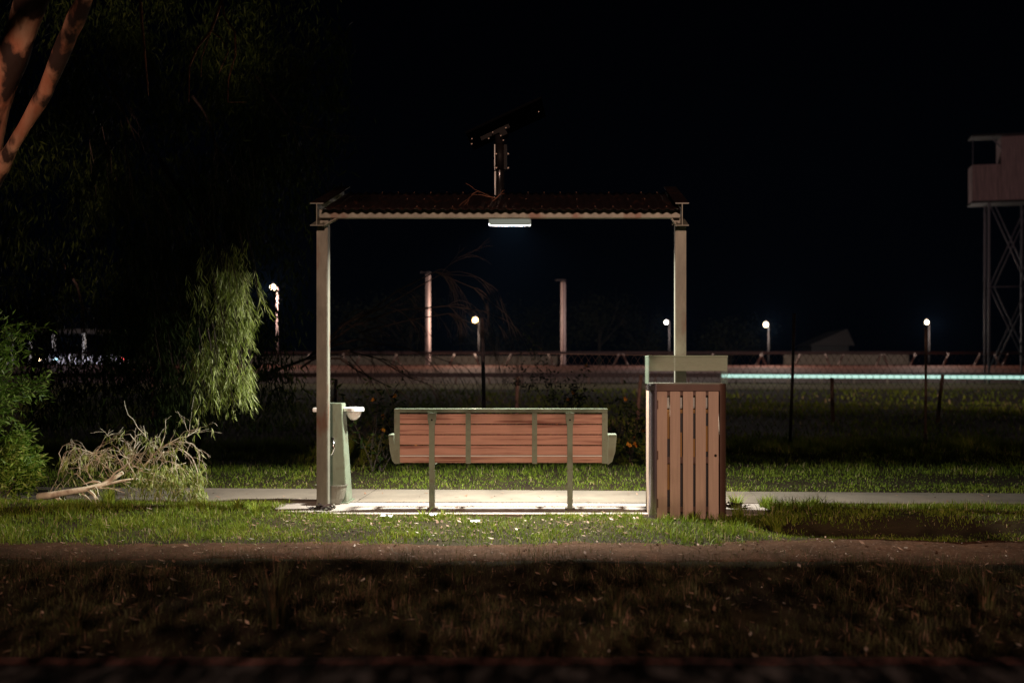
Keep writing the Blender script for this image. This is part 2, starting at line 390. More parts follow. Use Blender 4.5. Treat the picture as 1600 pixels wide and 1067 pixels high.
tag(blades('grass_verge', 175000, (-5.6, 4.7), (7.3, 9.6), (0.03, 0.10), (0.003, 0.008), M['grass'], keep_verge, dens_scale=2.6, dens_cut=0.62, hfun=h_verge, lean=0.7), kind='stuff')
tag(blades('grass_behind_path', 120000, (-9.5, 7.6), (9.6, 17.5), (0.03, 0.075), (0.006, 0.012), M['grass'], lambda x, y: False if in_slab(x, y) else (1.0 if y < 12.3 else 0.75), dens_scale=1.0, hfun=lambda x, y: 0.6 if y < 12 else (1.1 + 1.3 * sm(14.2, 16, y)), lean=0.6), kind='stuff')
tag(blades('grass_far', 26000, (-20, 16), (17.5, 36), (0.06, 0.14), (0.02, 0.035), M['grass'], lambda x, y: True, dens_scale=0.35, lean=0.7), kind='stuff')
tag(blades('grass_far', 15000, (-36, 32), (35, 58.5), (0.10, 0.20), (0.05, 0.08), M['grass'], lambda x, y: True, dens_scale=0.15, dens_cut=0.9, lean=0.8), kind='stuff')
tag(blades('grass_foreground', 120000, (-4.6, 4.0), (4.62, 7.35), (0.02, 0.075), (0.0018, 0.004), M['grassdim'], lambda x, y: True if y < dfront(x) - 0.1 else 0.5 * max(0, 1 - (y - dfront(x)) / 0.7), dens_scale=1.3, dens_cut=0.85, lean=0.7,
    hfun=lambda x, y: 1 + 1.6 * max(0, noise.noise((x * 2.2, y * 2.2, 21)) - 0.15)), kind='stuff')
def turf(name, y0, y1, m):
    o = grid_mesh(name, np.arange(-64, 65, 1.0), np.linspace(y0, y1, 12), lambda x, y: 0.02 + 0.015 * noise.noise((x * 0.3, y * 0.3, 2)), m); return tag(o, kind='structure')
turf('lit_grass_band', 58.5, 80.5, M['turf'])  # paler sheet standing in for the lamplit band of grass
# loose leaves on the ground
def litter(name, n, xr, yr, size, m, keep, tlo=0, thi=1):
    V = []; T = []; L = []
    while len(T) < n:
        x, y = random.uniform(*xr), random.uniform(*yr)
        if random.random() > keep(x, y): continue
        z = (0.005 if in_slab(x, y) else gh(x, y) + random.uniform(0.008, 0.035)); l = random.uniform(*size); w = l * random.uniform(0.2, 0.5); a = random.uniform(0, 6.3)
        c, s = math.cos(a), math.sin(a); k = len(V); lift = random.uniform(0.0, 0.4) * l
        for u, v, hh in ((-.5, 0, 0), (0, -.5, .6), (.5, 0, 1), (0, .5, .25)):
            V.append((x + c * u * l - s * v * w, y + s * u * l + c * v * w, z + hh * lift))
        L += [k, k + 1, k + 2, k + 3]; T.append(random.uniform(tlo, thi))
    return mesh_np(name, np.array(V), 4, np.array(L), m, None, np.array(T))
def keep_l(x, y):
    if in_bin(x, y): return 0
    if in_slab(x, y): return 0.12
    if y < 7.0: return 0.5
    if y < 7.8: return 0.35
    return 1.0 if -2.4 < x < 0.6 and y < 8.6 else 0.15
tag(litter('leaf_litter', 2400, (-4.9, 4.2), (4.6, 10.2), (0.02, 0.06), M['litter'], keep_l), kind='stuff')
tag(litter('pebbles_and_chips', 1800, (-4.9, 4.2), (6.85, 8.7), (0.006, 0.02), M['litter'], lambda x, y: 0 if in_slab(x, y) or in_bin(x, y) else (0.6 if y < 7.9 else 0.3), 0.3, 1), kind='stuff')

# ------------------------------------------------------------------ shelter
D0 = 9.0
sh = thing('shelter', 'open steel shelter with two square posts and a dark corrugated roof over the bench', 'shelter', (-0.6, 9.0, 0))
for (a, c) in ((494.4, 511.8), (1055.0, 1072.3)):
    x0, x1 = X(a, D0), X(c, D0)
    p = MB().box(x0, x1, D0, D0 + 0.1, 0.0, 2.588, 0.006).build('post', M['galv'], sh)
    b = MB().box(x0 - 0.045, x1 + 0.045, D0 - 0.045, D0 + 0.145, 0.001, 0.013, 0.003)
    for u in (x0 - 0.026, x1 + 0.026):
        for v in (D0 - 0.026, D0 + 0.126): b.tube([(u, v, 0.01), (u, v, 0.035)], 0.008, 8)
    b.build('base_plate', M['galv'], p)
SL = math.tan(R(17.5))
YF = 8.90
def ibeam(cx):
    b = MB(); L = 1.08; H = 0.204; fw = 0.060; tf = 0.0075; tw = 0.004; zb = Z(353, YF)
    for (xa, xb, za, zc) in ((-fw, fw, 0, tf), (-tw, tw, tf, H - tf), (-fw, fw, H - tf, H)):
        vs = []
        for y, dz in ((YF, 0), (YF + L, L * SL)):
            for x in (xa, xb):
                for z in (za, zc): vs.append(b.bm.verts.new((cx + x, y, zb + z + dz)))
        for q in ((0, 1, 3, 2), (4, 6, 7, 5), (0, 4, 5, 1), (2, 3, 7, 6), (1, 5, 7, 3), (0, 2, 6, 4)): b.bm.faces.new([vs[i] for i in q])
    return b.build('rafter', M['galv'], sh)
XL, XR = X(494.8, YF), X(1066, YF)
ibeam(XL); ibeam(XR)
for cx in (XL, XR):
    b = MB(); zc = Z(353, YF) + 0.204
    b.prism([(YF + 0.004, zc + 0.0015), (YF + 0.004, zc + 0.0035), (YF + 1.085, zc + 0.0035 + 1.081 * SL), (YF + 1.085, zc + 0.0015 + 1.081 * SL)], 'x', cx - 0.063, cx + 0.063)
    b.build('flange_dark_cap', M['roof'], sh)  # dark sheet added to keep the flange top from looking lit
# purlins: front, middle, back
yb = 8.95
zt, zb_ = Z(327, yb), Z(341, yb)
for k, (dy, nm) in enumerate(((0, 'front'), (0.48, 'mid'), (0.93, 'back'))):
    b = MB(); x0, x1 = XL + 0.012, XR - 0.012
    if k == 0: x0 = X(499, yb)
    h = zt - zb_
    prof = [(0, 0.006), (0.006, 0), (0.05, 0), (0.05, 0.016), (0.047, 0.016), (0.047, 0.003), (0.007, 0.003), (0.003, 0.008), (0.003, h - 0.008), (0.007, h - 0.003), (0.047, h - 0.003), (0.047, h - 0.016), (0.05, h - 0.016), (0.05, h), (0.006, h), (0, h - 0.006)]
    b.prism([(yb + dy + u, zb_ + v + dy * SL - (0.005 if k else 0)) for u, v in prof], 'x', x0, x1)
    b.build('purlin', M['galv'], sh)
# corrugated sheet
def roof():
    x0, x1 = X(502, 8.9), XR - 0.012; n = 40; per = (x1 - x0) / n; amp = 0.0085; th = 0.0012
    NX = n * 10; ys = np.linspace(8.872, 9.93, 8); V = []; L = []
    for s in (0, 1):
        for y in ys:
            for i in range(NX + 1):
                x = x0 + (x1 - x0) * i / NX
                z = zt + 0.001 + amp + (y - yb) * SL - amp * math.cos(2 * math.pi * (x - x0) / per) + s * th
                V.append((x, y, z))
    W_ = NX + 1; N = len(ys) * W_
    for j in range(len(ys) - 1):
        for i in range(NX):
            a = j * W_ + i; L += [a, a + W_, a + W_ + 1, a + 1]; a += N; L += [a, a + 1, a + W_ + 1, a + W_]
    for i in range(NX):
        a = i; L += [a, a + 1, a + 1 + N, a + N]
        a = (len(ys) - 1) * W_ + i; L += [a + N, a + N + 1, a + 1, a]
    o = mesh_np('roof_sheet', np.array(V), 4, np.array(L), M['roof'], sh)
    o.data.polygons.foreach_set('use_smooth', [True] * len(o.data.polygons))
    first = None
    for yy in (8.975, 9.44, 9.89):
        for i in range(2, n, 2):
            x = x0 + per * (i + 0.5) ; z = zt + 0.001 + 2 * amp + (yy - yb) * SL + 0.001
            if random.random() < 0.25: continue
            if first is None: first = MB().tube([(x, yy, z - 0.002), (x, yy, z + 0.005)], [0.0055, 0.004], 6).build('roof_screw', M['screw'], sh); b0 = first.location.copy(); q0 = Vector((x, yy, z))
            else:
                c = first.copy(); C.objects.link(c); c.parent = sh; c.location = b0 + Vector((x, yy, z)) - q0
    return o
roof()
# corner brackets
for sx, (pa, pb) in ((1, ((505, 353), (525.5, 341))), (-1, ((1057.5, 353), (1049.5, 341)))):
    a = P(*pa, 8.94); c = P(*pb, 8.94); dirv = (c - a).normalized(); nn = Vector((-dirv.z, 0, dirv.x)) * 0.004
    b = MB(); b.prism([((a + nn).x, (a + nn).z), ((c + nn).x, (c + nn).z), ((c - nn).x, (c - nn).z), ((a - nn).x, (a - nn).z)], 'y', 8.935, 9.0)
    b.tube([(a.x - sx * 0.008, 8.955, a.z + 0.03), (a.x + sx * 0.03, 8.955, a.z + 0.022)], 0.008, 8)
    xw = XL + 0.005 if sx > 0 else XR - 0.005
    b.box(min(xw, xw + sx * 0.075), max(xw, xw + sx * 0.075), 9.001, 9.006, Z(352, 9), Z(340, 9))
    b.build('corner_bracket', M['galv'], sh)

# light fitting
FY = 9.30
lf = thing('shelter_light', 'slim pale light fitting glowing under the front edge of the shelter roof', 'light', (X(797, 9.33), 9.33, 2.6))
x0, x1 = X(763.7, FY), X(829.5, FY); z0, z1 = Z(352.2, FY), Z(341.5, FY)
b = MB()
front = [(x0 + 0.004, z1), (x0, z0 + 0.02), (x0 + 0.012, z0), (x1 - 0.012, z0), (x1, z0 + 0.02), (x1 - 0.004, z1)]
b.prism(front, 'y', FY, FY + 0.003); b.build('front_lens', M['lens'], lf); b = MB()
MB().prism([(u, v + (0.006 if v == z0 else 0)) for u, v in front], 'y', FY + 0.0845, FY + 0.087).build('back_plate', M['backplate'], lf)
b.box(x0, x0 + 0.003, FY + 0.003, FY + 0.084, z0 + 0.004, z1); b.box(x1 - 0.003, x1, FY + 0.003, FY + 0.084, z0 + 0.004, z1)
b.box(x0 + 0.002, x1 - 0.002, FY + 0.003, FY + 0.084, z1 - 0.004, z1 + 0.0005)
b.box(x0 - 0.012, x0 + 0.03, FY + 0.02, FY + 0.07, z1 + 0.001, z1 + 0.008)
b.build('housing', M['fitting'], lf)
MB().tube([(x0 + 0.03, FY + 0.036, z1 - 0.013), (x1 - 0.03, FY + 0.036, z1 - 0.013)], 0.007, 10).build('lit_tube', emit('lit_tube_glow', (0.86, 1.0, 0.96), 2.0), lf)
ll = lamp('lamp_light', 'AREA', (0, 0, 0), 430, (1.0, 0.97, 0.86), None, shape='RECTANGLE', size=0.30, size_y=0.014)
ll.parent = lf; ll.location = (0, FY + 0.036 - 9.33, z1 - 0.022 - 2.6)

# solar pole and panel
px0 = 9.50
spole = thing('solar_pole', 'short black steel pole with a tilted solar panel standing on the shelter roof', 'solar panel', (X(780, px0), px0, 2.9))
xc = X(780.5, px0); r_ = 7.2 * px0 / F
MB().tube([(xc, px0, zt + 0.55 * SL - 0.16), (xc, px0, Z(212, px0))], r_, 20).build('pole', mat('glossy_black_pole', (0.03, 0.028, 0.03), 0.22, 0.7, 0.1, 6), spole)
b = MB().tube([(xc + 0.002, px0, Z(267, px0)), (xc + 0.002, px0, Z(226, px0))], r_ + 0.008, 20)
b.box(xc + r_ * 0.7, xc + r_ + 0.028, px0 - 0.03, px0 + 0.03, Z(266, px0), Z(227, px0), 0.003)
b.build('collar', M['black'], spole)
b = MB()
for yy in (240.5, 262.5):
    for u in (775.5, 794): b.tube([P(u, yy, px0 - 0.075), P(u, yy, px0 - 0.055)], 0.008, 8)
for u, v in ((737.5, 217), (737, 225), (763.5, 216.5), (770, 207), (782.5, 212), (786.5, 219.5), (790.5, 200), (842, 175)):
    b.tube([P(u, v, px0 - 0.10), P(u, v, px0 - 0.085)], 0.006, 8)
b.build_each('bolt', M['bolt'], spole)
T = Matrix.Translation(P(792, 196, px0)) @ Matrix.Rotation(R(-25), 4, 'Y') @ Matrix.Rotation(R(-9), 4, 'X')
pan = MB().box(-0.39, 0.39, -0.22, 0.22, 0, 0.025, 0.004, T).build('solar_panel', M['pv'], spole)
b = MB().box(-0.28, 0.02, -0.03, 0.03, -0.045, -0.002, 0.003, T); b.box(-0.10, -0.03, -0.05, 0.05, -0.10, -0.04, 0.003, T)
b.build('panel_bracket', M['black'], spole)
MB().tube([P(773.6, 305, px0 - 0.03), P(773.6, 268, px0 - 0.03)], 0.008, 8).build('pole_highlight', M['white'], spole)  # pale strips stand in for the highlight down the pole's left side
MB().tube([P(773.0, 266, px0 - 0.05), P(773.0, 226, px0 - 0.05)], 0.005, 8).build('pole_highlight', M['white'], spole)
# twigs lying on the roof
def grow(b, p, d, L, r, depth, n=5, droop=0.0, wob=0.35, split=(2, 3), tips=None, sides=5, spread=0.8, minr=0.0012):
    pts = [p.copy()]; rad = [r]; d = d.normalized(); dirs = [d.copy()]
    for i in range(n):
        d = (d + Vector((random.gauss(0, wob), random.gauss(0, wob), random.gauss(0, wob) - droop)) * 0.45).normalized()
        p = p + d * L / n; pts.append(p.copy()); rad.append(max(minr, r * (1 - 0.55 * (i + 1) / n))); dirs.append(d.copy())
    b.tube(pts, rad, sides, cap=False)
    if tips is not None:
        for q, e in zip(pts[1:], dirs[1:]): tips.append((q, e, depth))
    if depth > 0:
        for k in range(random.randint(*split)):
            i = random.randint(max(1, n // 3), n); a = dirs[i]
            side = a.orthogonal().normalized(); side.rotate(Matrix.Rotation(random.uniform(0, 6.28), 3, a))
            grow(b, pts[i], a + side * random.uniform(0.4, 1.0) * spread, L * random.uniform(0.5, 0.8), rad[i] * 0.72, depth - 1, max(3, n - 1), droop, wob, split, tips, sides, spread, minr)
b = MB()
grow(b, P(775, 313, 9.05) + Vector((0, 0, 0.02)), Vector((-1, 0.1, 0.3)), 0.22, 0.0035, 2, spread=0.9)
grow(b, P(770, 314, 9.05), Vector((0.6, 0.1, 0.5)), 0.14, 0.003, 1)
tag(b.build('twig', M['redtwig']), 'small brown forked twig lying on the corrugated roof beside the solar pole', 'twig')

# ------------------------------------------------------------------ bench
be = thing('park_bench', 'long bench with terracotta slats and sage green frame seen from behind under the shelter', 'bench', (X(782, D0), 9.2, 0))
xa, xb = X(615.5, D0), X(949.5, D0)
YB = 9.02
MB().box(xa + 0.012, xb - 0.012, YB - 0.0005, YB + 0.006, Z(713.2, D0), Z(711.6, D0)).build('slat_highlight', M['white'], be)  # pale strip added as the highlight above the bottom slat
bk = MB().box(xa, xb, YB - 0.012, YB + 0.052, Z(644.6, D0), Z(638.5, D0), 0.004).build('top_rail', M['sage'], be)
for (s0, s1) in ((647.2, 662.3), (664.0, 678.6), (680.0, 695.2), (696.9, 711.0)):
    MB().box(xa + 0.012, xb - 0.012, YB + 0.006, YB + 0.036, Z(s1, D0), Z(s0, D0), 0.004).build('back_slat', M['slat'], be)
Mx = Matrix.Translation((0, YB + 0.006, Z(712, D0))) @ Matrix.Rotation(R(22), 4, 'X')
MB().box(xa + 0.012, xb - 0.012, -0.010, 0.022, -0.072, -0.001, 0.008, Mx).build('back_slat', M['slat'], be)
for j in range(2):      # seat slats, set apart
    y0 = YB + 0.055 + j * 0.13
    MB().box(xa + 0.012, xb - 0.012, y0, y0 + 0.05, 0.425, 0.45, 0.004).build('seat_slat', M['slat'], be)
def prof_y(name, pts, y0, y1, m, parent):
    return MB().prism(pts, 'y', y0, y1).build(name, m, parent)
for u in (619.8, 731.2, 835.2, 945.2):       # straps down the back with screws
    w = 4.4 if u in (619.8, 945.2) else 4.0
    b = MB().box(X(u - w, D0), X(u + w, D0), YB - 0.004, YB + 0.004, Z(722.5, D0), Z(645, D0), 0.0015)
    b.box(X(u - w, D0), X(u + w, D0), YB - 0.008, YB + 0.24, Z(724.5, D0), Z(722.2, D0), 0.0012)
    st = b.build('back_strap', M['sage'], be)
    b = MB()
    for yy in (654.5, 671, 687.5, 704): b.tube([(X(u, D0), YB - 0.0075, Z(yy, D0)), (X(u, D0), YB - 0.004, Z(yy, D0))], 0.005, 8)
    b.build_each('screw', M['galv'], st)
for u in (674.8, 890.6):
    b = MB()
    hw = [(645.2, 6.8), (656, 6.6), (664, 4.6), (690, 4.2), (715, 4.2), (728, 4.6), (734.5, 3.4)]
    poly = [(X(u - w, D0), Z(y, D0)) for y, w in hw] + [(X(u + w, D0), Z(y, D0)) for y, w in hw[::-1]]
    b.prism(poly, 'y', YB - 0.026, YB - 0.012)
    b.box(X(u - 1.6, D0), X(u + 1.6, D0), YB - 0.012, YB + 0.006, Z(728, D0), Z(648, D0))
    b.prism([(YB - 0.02, Z(727, D0)), (YB + 0.24, 0.395), (YB + 0.24, 0.420), (YB - 0.02, Z(721.5, D0))], 'x', X(u - 3, D0), X(u + 3, D0))
    br = b.build('back_bracket', M['sage'], be)
    MB().tube([(X(u, D0), YB - 0.0285, Z(656, D0)), (X(u, D0), YB - 0.0262, Z(656, D0))], 0.008, 12).build('bolt_hole', M['black'], br)
    b = MB().box(X(u - 4.3, D0), X(u + 4.3, D0), YB - 0.03, YB + 0.022, 0.008, Z(735, D0), 0.004)
    b.box(X(u - 4.8, D0), X(u + 4.8, D0), YB - 0.034, YB + 0.026, Z(739, D0), Z(734.2, D0), 0.002)
    lg = b.build('leg', M['sage'], be)
    b = MB().box(X(u - 8, D0), X(u + 8, D0), YB - 0.055, YB + 0.06, 0.0012, 0.009, 0.002)
    for s in (-6, 6): b.tube([(X(u + s, D0), YB - 0.03, 0.009), (X(u + s, D0), YB - 0.03, 0.022)], 0.007, 6)
    b.build('foot_plate', M['galv'], lg)
for s, pts in ((-1, [(605.5, 680), (613.8, 681), (614.6, 700), (615.2, 724.5), (611.5, 721), (607.5, 705)]), (1, [(964.2, 681.5), (951, 682), (950.2, 705), (950.0, 727), (957, 722), (962, 706)])):
    b = MB(); b.prism([(X(u, D0), Z(v, D0)) for u, v in pts], 'y', YB + 0.03, YB + 0.05)
    b.prism([(X(u, D0) - s * 0.0, Z(v, D0)) for u, v in pts], 'y', YB + 0.20, YB + 0.22)
    u0, u1 = sorted((pts[0][0], pts[1][0]))
    b.box(X(u0, D0), X(u1, D0), YB + 0.015, YB + 0.24, Z(682, D0), Z(679.6, D0), 0.002)
    b.build('armrest', M['sage'], be)

# ------------------------------------------------------------------ bin enclosure
DB = 8.56
bn = thing('litter_bin', 'tall brown slatted bin enclosure with a translucent green hood beside the right post', 'bin', (X(1075, DB), DB + 0.2, 0))
bz = -0.04
xl, xr = X(1014.5, DB), X(1136, DB)
DEP = 0.43
def corner_col(cx, cy, q0, m):
    b = MB(); n = 10; ro, ri = 0.062, 0.056
    out = [(cx + ro * math.cos(q0 + k * math.pi / 2 / n), cy + ro * math.sin(q0 + k * math.pi / 2 / n)) for k in range(n + 1)]
    inn = [(cx + ri * math.cos(q0 + k * math.pi / 2 / n), cy + ri * math.sin(q0 + k * math.pi / 2 / n)) for k in range(n + 1)][::-1]
    b.prism(out + inn, 'z', bz, Z(599.5, DB))
    for f in b.bm.faces:
        f.smooth = len(f.verts) == 4
    o = b.build('corner_column', m, bn); o.data.set_sharp_from_angle(angle=R(40)); return o
corner_col(xl + 0.062, DB + 0.062, math.pi, M['binalu'])
corner_col(xr - 0.062, DB + 0.062, 1.5 * math.pi, M['bindark'])
corner_col(xl + 0.062, DB + DEP - 0.062, 0.5 * math.pi, M['binalu'])
corner_col(xr - 0.062, DB + DEP - 0.062, 0, M['bindark'])
ztop = Z(600.8, DB)
MB().box(xl + 0.062, xr - 0.062, DB + 0.002, DB + 0.03, Z(611, DB), ztop, 0.003).build('header', M['bindark'], bn)
tp = MB().box(xl + 0.03, xr - 0.03, DB + 0.02, DB + DEP - 0.02, ztop, ztop + 0.012, 0.004)
tp.build('top_plate', M['galv'], bn)
MB().box(xl + 0.0, xl + 0.062, DB + 0.001, DB + 0.058, Z(612, DB), ztop + 0.008, 0.014).build('corner_cap', M['chrome'], bn)
dx0, dx1, dxs = X(1026.2, DB), X(1124, DB), X(1031, DB)
e_ = [(dx0, 612), (dx1, 612), (dx1, 618), (dxs, 618), (dxs, 714), (dx1, 714), (dx1, 724), (dxs, 724), (dxs, 792), (dx1, 792), (dx1, 800), (dx0, 800)]
door = MB().prism([(u, Z(v, DB)) for u, v in e_], 'y', DB + 0.022, DB + 0.030).build('door', M['bindark'], bn)
for (a, c) in ((1026.7, 1042.5), (1047, 1062.8), (1067.3, 1083), (1087, 1102.8), (1107, 1122.8)):
    MB().box(X(a, DB), X(c, DB), DB, DB + 0.020, bz + 0.01, Z(611.6, DB), 0.003).build('slat', M['binslat'], door)
b = MB()
for yy in (632, 711, 786): b.box(X(1025.8, DB), X(1028.6, DB), DB - 0.006, DB + 0.01, Z(yy + 7, DB), Z(yy - 7, DB), 0.002)
b.build_each('hinge', M['bindark'], door)
MB().tube([(X(1118, DB), DB - 0.003, Z(711.5, DB)), (X(1118, DB), DB + 0.002, Z(711.5, DB))], 0.012, 16).build('lock', M['black'], door)
for (xs0, y0, y1) in ((xl + 0.003, 0, 0), (xr - 0.02, 0, 0)):      # side slats
    for j in range(3):
        ya = DB + 0.075 + j * 0.098
        MB().box(xs0, xs0 + 0.017, ya, ya + 0.08, bz + 0.01, Z(611.6, DB), 0.003).build('side_slat', M['binslat'], bn)
MB().box(xl + 0.062, xr - 0.062, DB + DEP - 0.02, DB + DEP - 0.004, bz, Z(611, DB)).build('back_panel', M['bindark'], bn)
inner = MB().box(X(1034, DB), X(1118, DB), DB + 0.055, DB + 0.34, bz + 0.02, Z(640, DB), 0.02).build('inner_bin', M['greybin'], bn)
b = MB().box(X(1031, DB), X(1121, DB), DB + 0.045, DB + 0.35, Z(646, DB), Z(640, DB), 0.008)
b.build('lid', M['yellow'], inner)
b = MB()
for yy, uu, ww in ((660, 1044.8, 3), (690, 1064, 2.5), (700, 1085, 2.5), (740, 1044.8, 3), (680, 1105, 2)): b.box(X(uu - ww, DB), X(uu + ww, DB), DB + 0.048, DB + 0.056, Z(yy + 26, DB), Z(yy - 14, DB))
b.build_each('yellow_trim', M['yellow'], inner)
MB().box(X(1036, DB), X(1112, DB), DB + 0.07, DB + 0.32, Z(638.5, DB), Z(614, DB), 0.01).build('waste_bag', M['palebin'], inner)
# hood
hd = MB()
hx0, hx1 = X(1013.5, DB), X(1138, DB)
prof = [(DB + 0.03, Z(579, DB)), (DB + 0.022, Z(568, DB)), (DB + 0.03, Z(558.5, DB)), (DB + 0.06, Z(556.6, DB)), (DB + 0.20, Z(555, DB)), (DB + 0.40, Z(560, DB)), (DB + 0.42, Z(572, DB))]
def shell(prof, t):
    return prof + [(y + (t if i < 3 else 0), z - (t if i >= 2 else 0)) for i, (y, z) in reversed(list(enumerate(prof)))]
hd.prism([(DB + 0.022, Z(579.5, DB)), (DB + 0.022, Z(557, DB)), (DB + 0.028, Z(557, DB)), (DB + 0.028, Z(579.5, DB))], 'x', hx0 + 0.006, hx1 - 0.006)
hd.build('hood_front', M['hood'], bn)
for u in (hx0, hx1 - 0.006): MB().box(u, u + 0.006, DB + 0.02, DB + 0.40, Z(600, DB), Z(556, DB), 0.001).build('hood_side', M['hoodside'], bn)
b = MB().box(hx0, hx1, DB + 0.018, DB + 0.41, Z(556.4, DB), Z(555.3, DB), 0.001)
b.box(hx0, hx1, DB + 0.016, DB + 0.022, Z(558, DB), Z(555.5, DB), 0.001)
b.build('hood_top', M['hood'], bn)

# ------------------------------------------------------------------ drinking fountain
DF = 9.42
fo = thing('drinking_fountain', 'sage green drinking fountain with a white side basin behind the left shelter post', 'drinking fountain', (X(525, DF), DF + 0.1, 0))
b = MB()
tw = [(X(507, DF), X(533.8, DF)), (X(503, DF), X(541.5, DF))]
zt1 = Z(630, DF)
def taper(b, bot, top, y0, y1, y0t, y1t, z0, z1):
    vs = [b.bm.verts.new(c) for c in ((bot[0], y0, z0), (bot[1], y0, z0), (bot[1], y1, z0), (bot[0], y1, z0), (top[0], y0t, z1), (top[1], y0t, z1), (top[1], y1t, z1), (top[0], y1t, z1))]
    for q in ((0, 3, 2, 1), (4, 5, 6, 7), (0, 1, 5, 4), (1, 2, 6, 5), (2, 3, 7, 6), (3, 0, 4, 7)): b.bm.faces.new([vs[i] for i in q])
taper(b, tw[1], tw[0], DF, DF + 0.26, DF, DF + 0.17, 0.012, zt1)
bmesh.ops.bevel(b.bm, geom=b.bm.edges[:], offset=0.006, segments=2, affect='EDGES')
b.box(X(500, DF), X(545, DF), DF - 0.03, DF + 0.29, 0.001, 0.012, 0.002)
b.build('pedestal', M['sage'], fo)
b = MB()     # basin: half bowl with a broad flat rim
cx_, cy_, zc = X(549, DF), DF + 0.105, Z(643, DF)
rim = [(0.0, -0.085), (0.03, -0.08), (0.055, -0.055), (0.07, -0.025), (0.075, 0.0)]
n = 24; rings = []
for r, z in rim + [(0.098, 0.002), (0.098, 0.030), (0.085, 0.038), (0.065, 0.020), (0.035, -0.02), (0.0, -0.035)]:
    rings.append([b.bm.verts.new((cx_ + max(r, 1e-4) * math.cos(2 * math.pi * k / n), cy_ + max(r, 1e-4) * math.sin(2 * math.pi * k / n), zc + z)) for k in range(n)])
for r0, r1 in zip(rings, rings[1:]):
    for k in range(n): b.bm.faces.new((r0[k], r0[(k + 1) % n], r1[(k + 1) % n], r1[k]))
b.build('basin', M['white'], fo)
b = MB().box(X(487, DF), X(506, DF), DF + 0.03, DF + 0.11, Z(644, DF), Z(637.5, DF), 0.006)
b.build('side_spout', M['white'], fo)
b = MB()
b.tube([P(519, 685.5, DF - 0.002), P(519.5, 685.5, DF - 0.03)], 0.014, 12)
b.tube([P(520, 687, DF - 0.03), P(521, 700, DF - 0.04), P(518.5, 708, DF - 0.035), P(516.5, 712, DF - 0.03)], [0.014, 0.016, 0.012, 0.008], 10)
b.build('bottle_tap', M['chrome'], fo)
b = MB()     # low dog bowl
cx_, zc = X(518, DF - 0.06), Z(757, DF)
rings = []
for r, z in ((0.0, -0.20), (0.07, -0.19), (0.12, -0.12), (0.14, -0.04), (0.145, 0.0), (0.155, 0.0), (0.155, 0.008), (0.135, 0.008), (0.11, -0.05), (0.0, -0.08)):
    rings.append([b.bm.verts.new((cx_ + max(r, 1e-4) * math.cos(2 * math.pi * k / n), DF - 0.06 + max(r, 1e-4) * 0.62 * math.sin(2 * math.pi * k / n), zc + z)) for k in range(n)])
for r0, r1 in zip(rings, rings[1:]):
    for k in range(n): b.bm.faces.new((r0[k], r0[(k + 1) % n], r1[(k + 1) % n], r1[k]))
b.build('dog_bowl', M['galv'], fo)

# ------------------------------------------------------------------ leaves helper
def leaves(name, C_, D_, ln, wd, m, parent=None, tlo=0.0, thi=1.0, tint=None, jit=0.3):
    """C_ (n,3) leaf bases, D_ (n,3) directions"""
    n = len(C_)
    D_ = D_ + RNG.normal(0, jit, (n, 3)); D_ /= np.linalg.norm(D_, axis=1)[:, None] + 1e-9
    side = np.cross(D_, RNG.normal(0, 1, (n, 3))); side /= np.linalg.norm(side, axis=1)[:, None] + 1e-9
    nrm = np.cross(D_, side)
    l = RNG.uniform(*ln, n)[:, None]; w = RNG.uniform(*wd, n)[:, None]; bend = RNG.uniform(-0.12, 0.12, n)[:, None]
    V = np.stack([C_, C_ + D_ * l * 0.42 + side * w * 0.5 + nrm * l * bend, C_ + D_ * l, C_ + D_ * l * 0.42 - side * w * 0.5 + nrm * l * bend], 1).reshape(-1, 3)
    L = np.arange(n * 4)
    t = RNG.uniform(tlo, thi, n) if tint is None else tint
    return mesh_np(name, V, 4, L, m, parent, t)
DOWN = np.array([0, 0, -1.0])
def cloud(n, c, r, shell=0.0):
    v = RNG.normal(0, 1, (n, 3)); v /= np.linalg.norm(v, axis=1)[:, None]
    q = RNG.random(n)[:, None] ** (1 / 3); q = shell + (1 - shell) * q
    return np.array(c) + v * q * np.array(r)
def strands(n, tops, lengths, per, drift=0.25, step=0.035):
    """hanging sprays: polylines falling from tops; returns leaf bases and directions"""
    Cs = []; Ds = []
    for i in range(n):
        p = np.array(tops[i]); L = lengths[i]; d = np.array([random.gauss(0, drift), random.gauss(0, drift), -1.0])
        k = int(L / step)
        for j in range(k):
            d = d + np.array([random.gauss(0, .06), random.gauss(0, .06), -0.05]); d /= np.linalg.norm(d); p = p + d * step
            for _ in range(per):
                Cs.append(p + RNG.normal(0, 0.012, 3)); a = random.uniform(0, 6.28)
                Ds.append(d * 1.0 + np.array([math.cos(a), math.sin(a), -0.3]) * 0.45)
    return np.array(Cs), np.array(Ds)

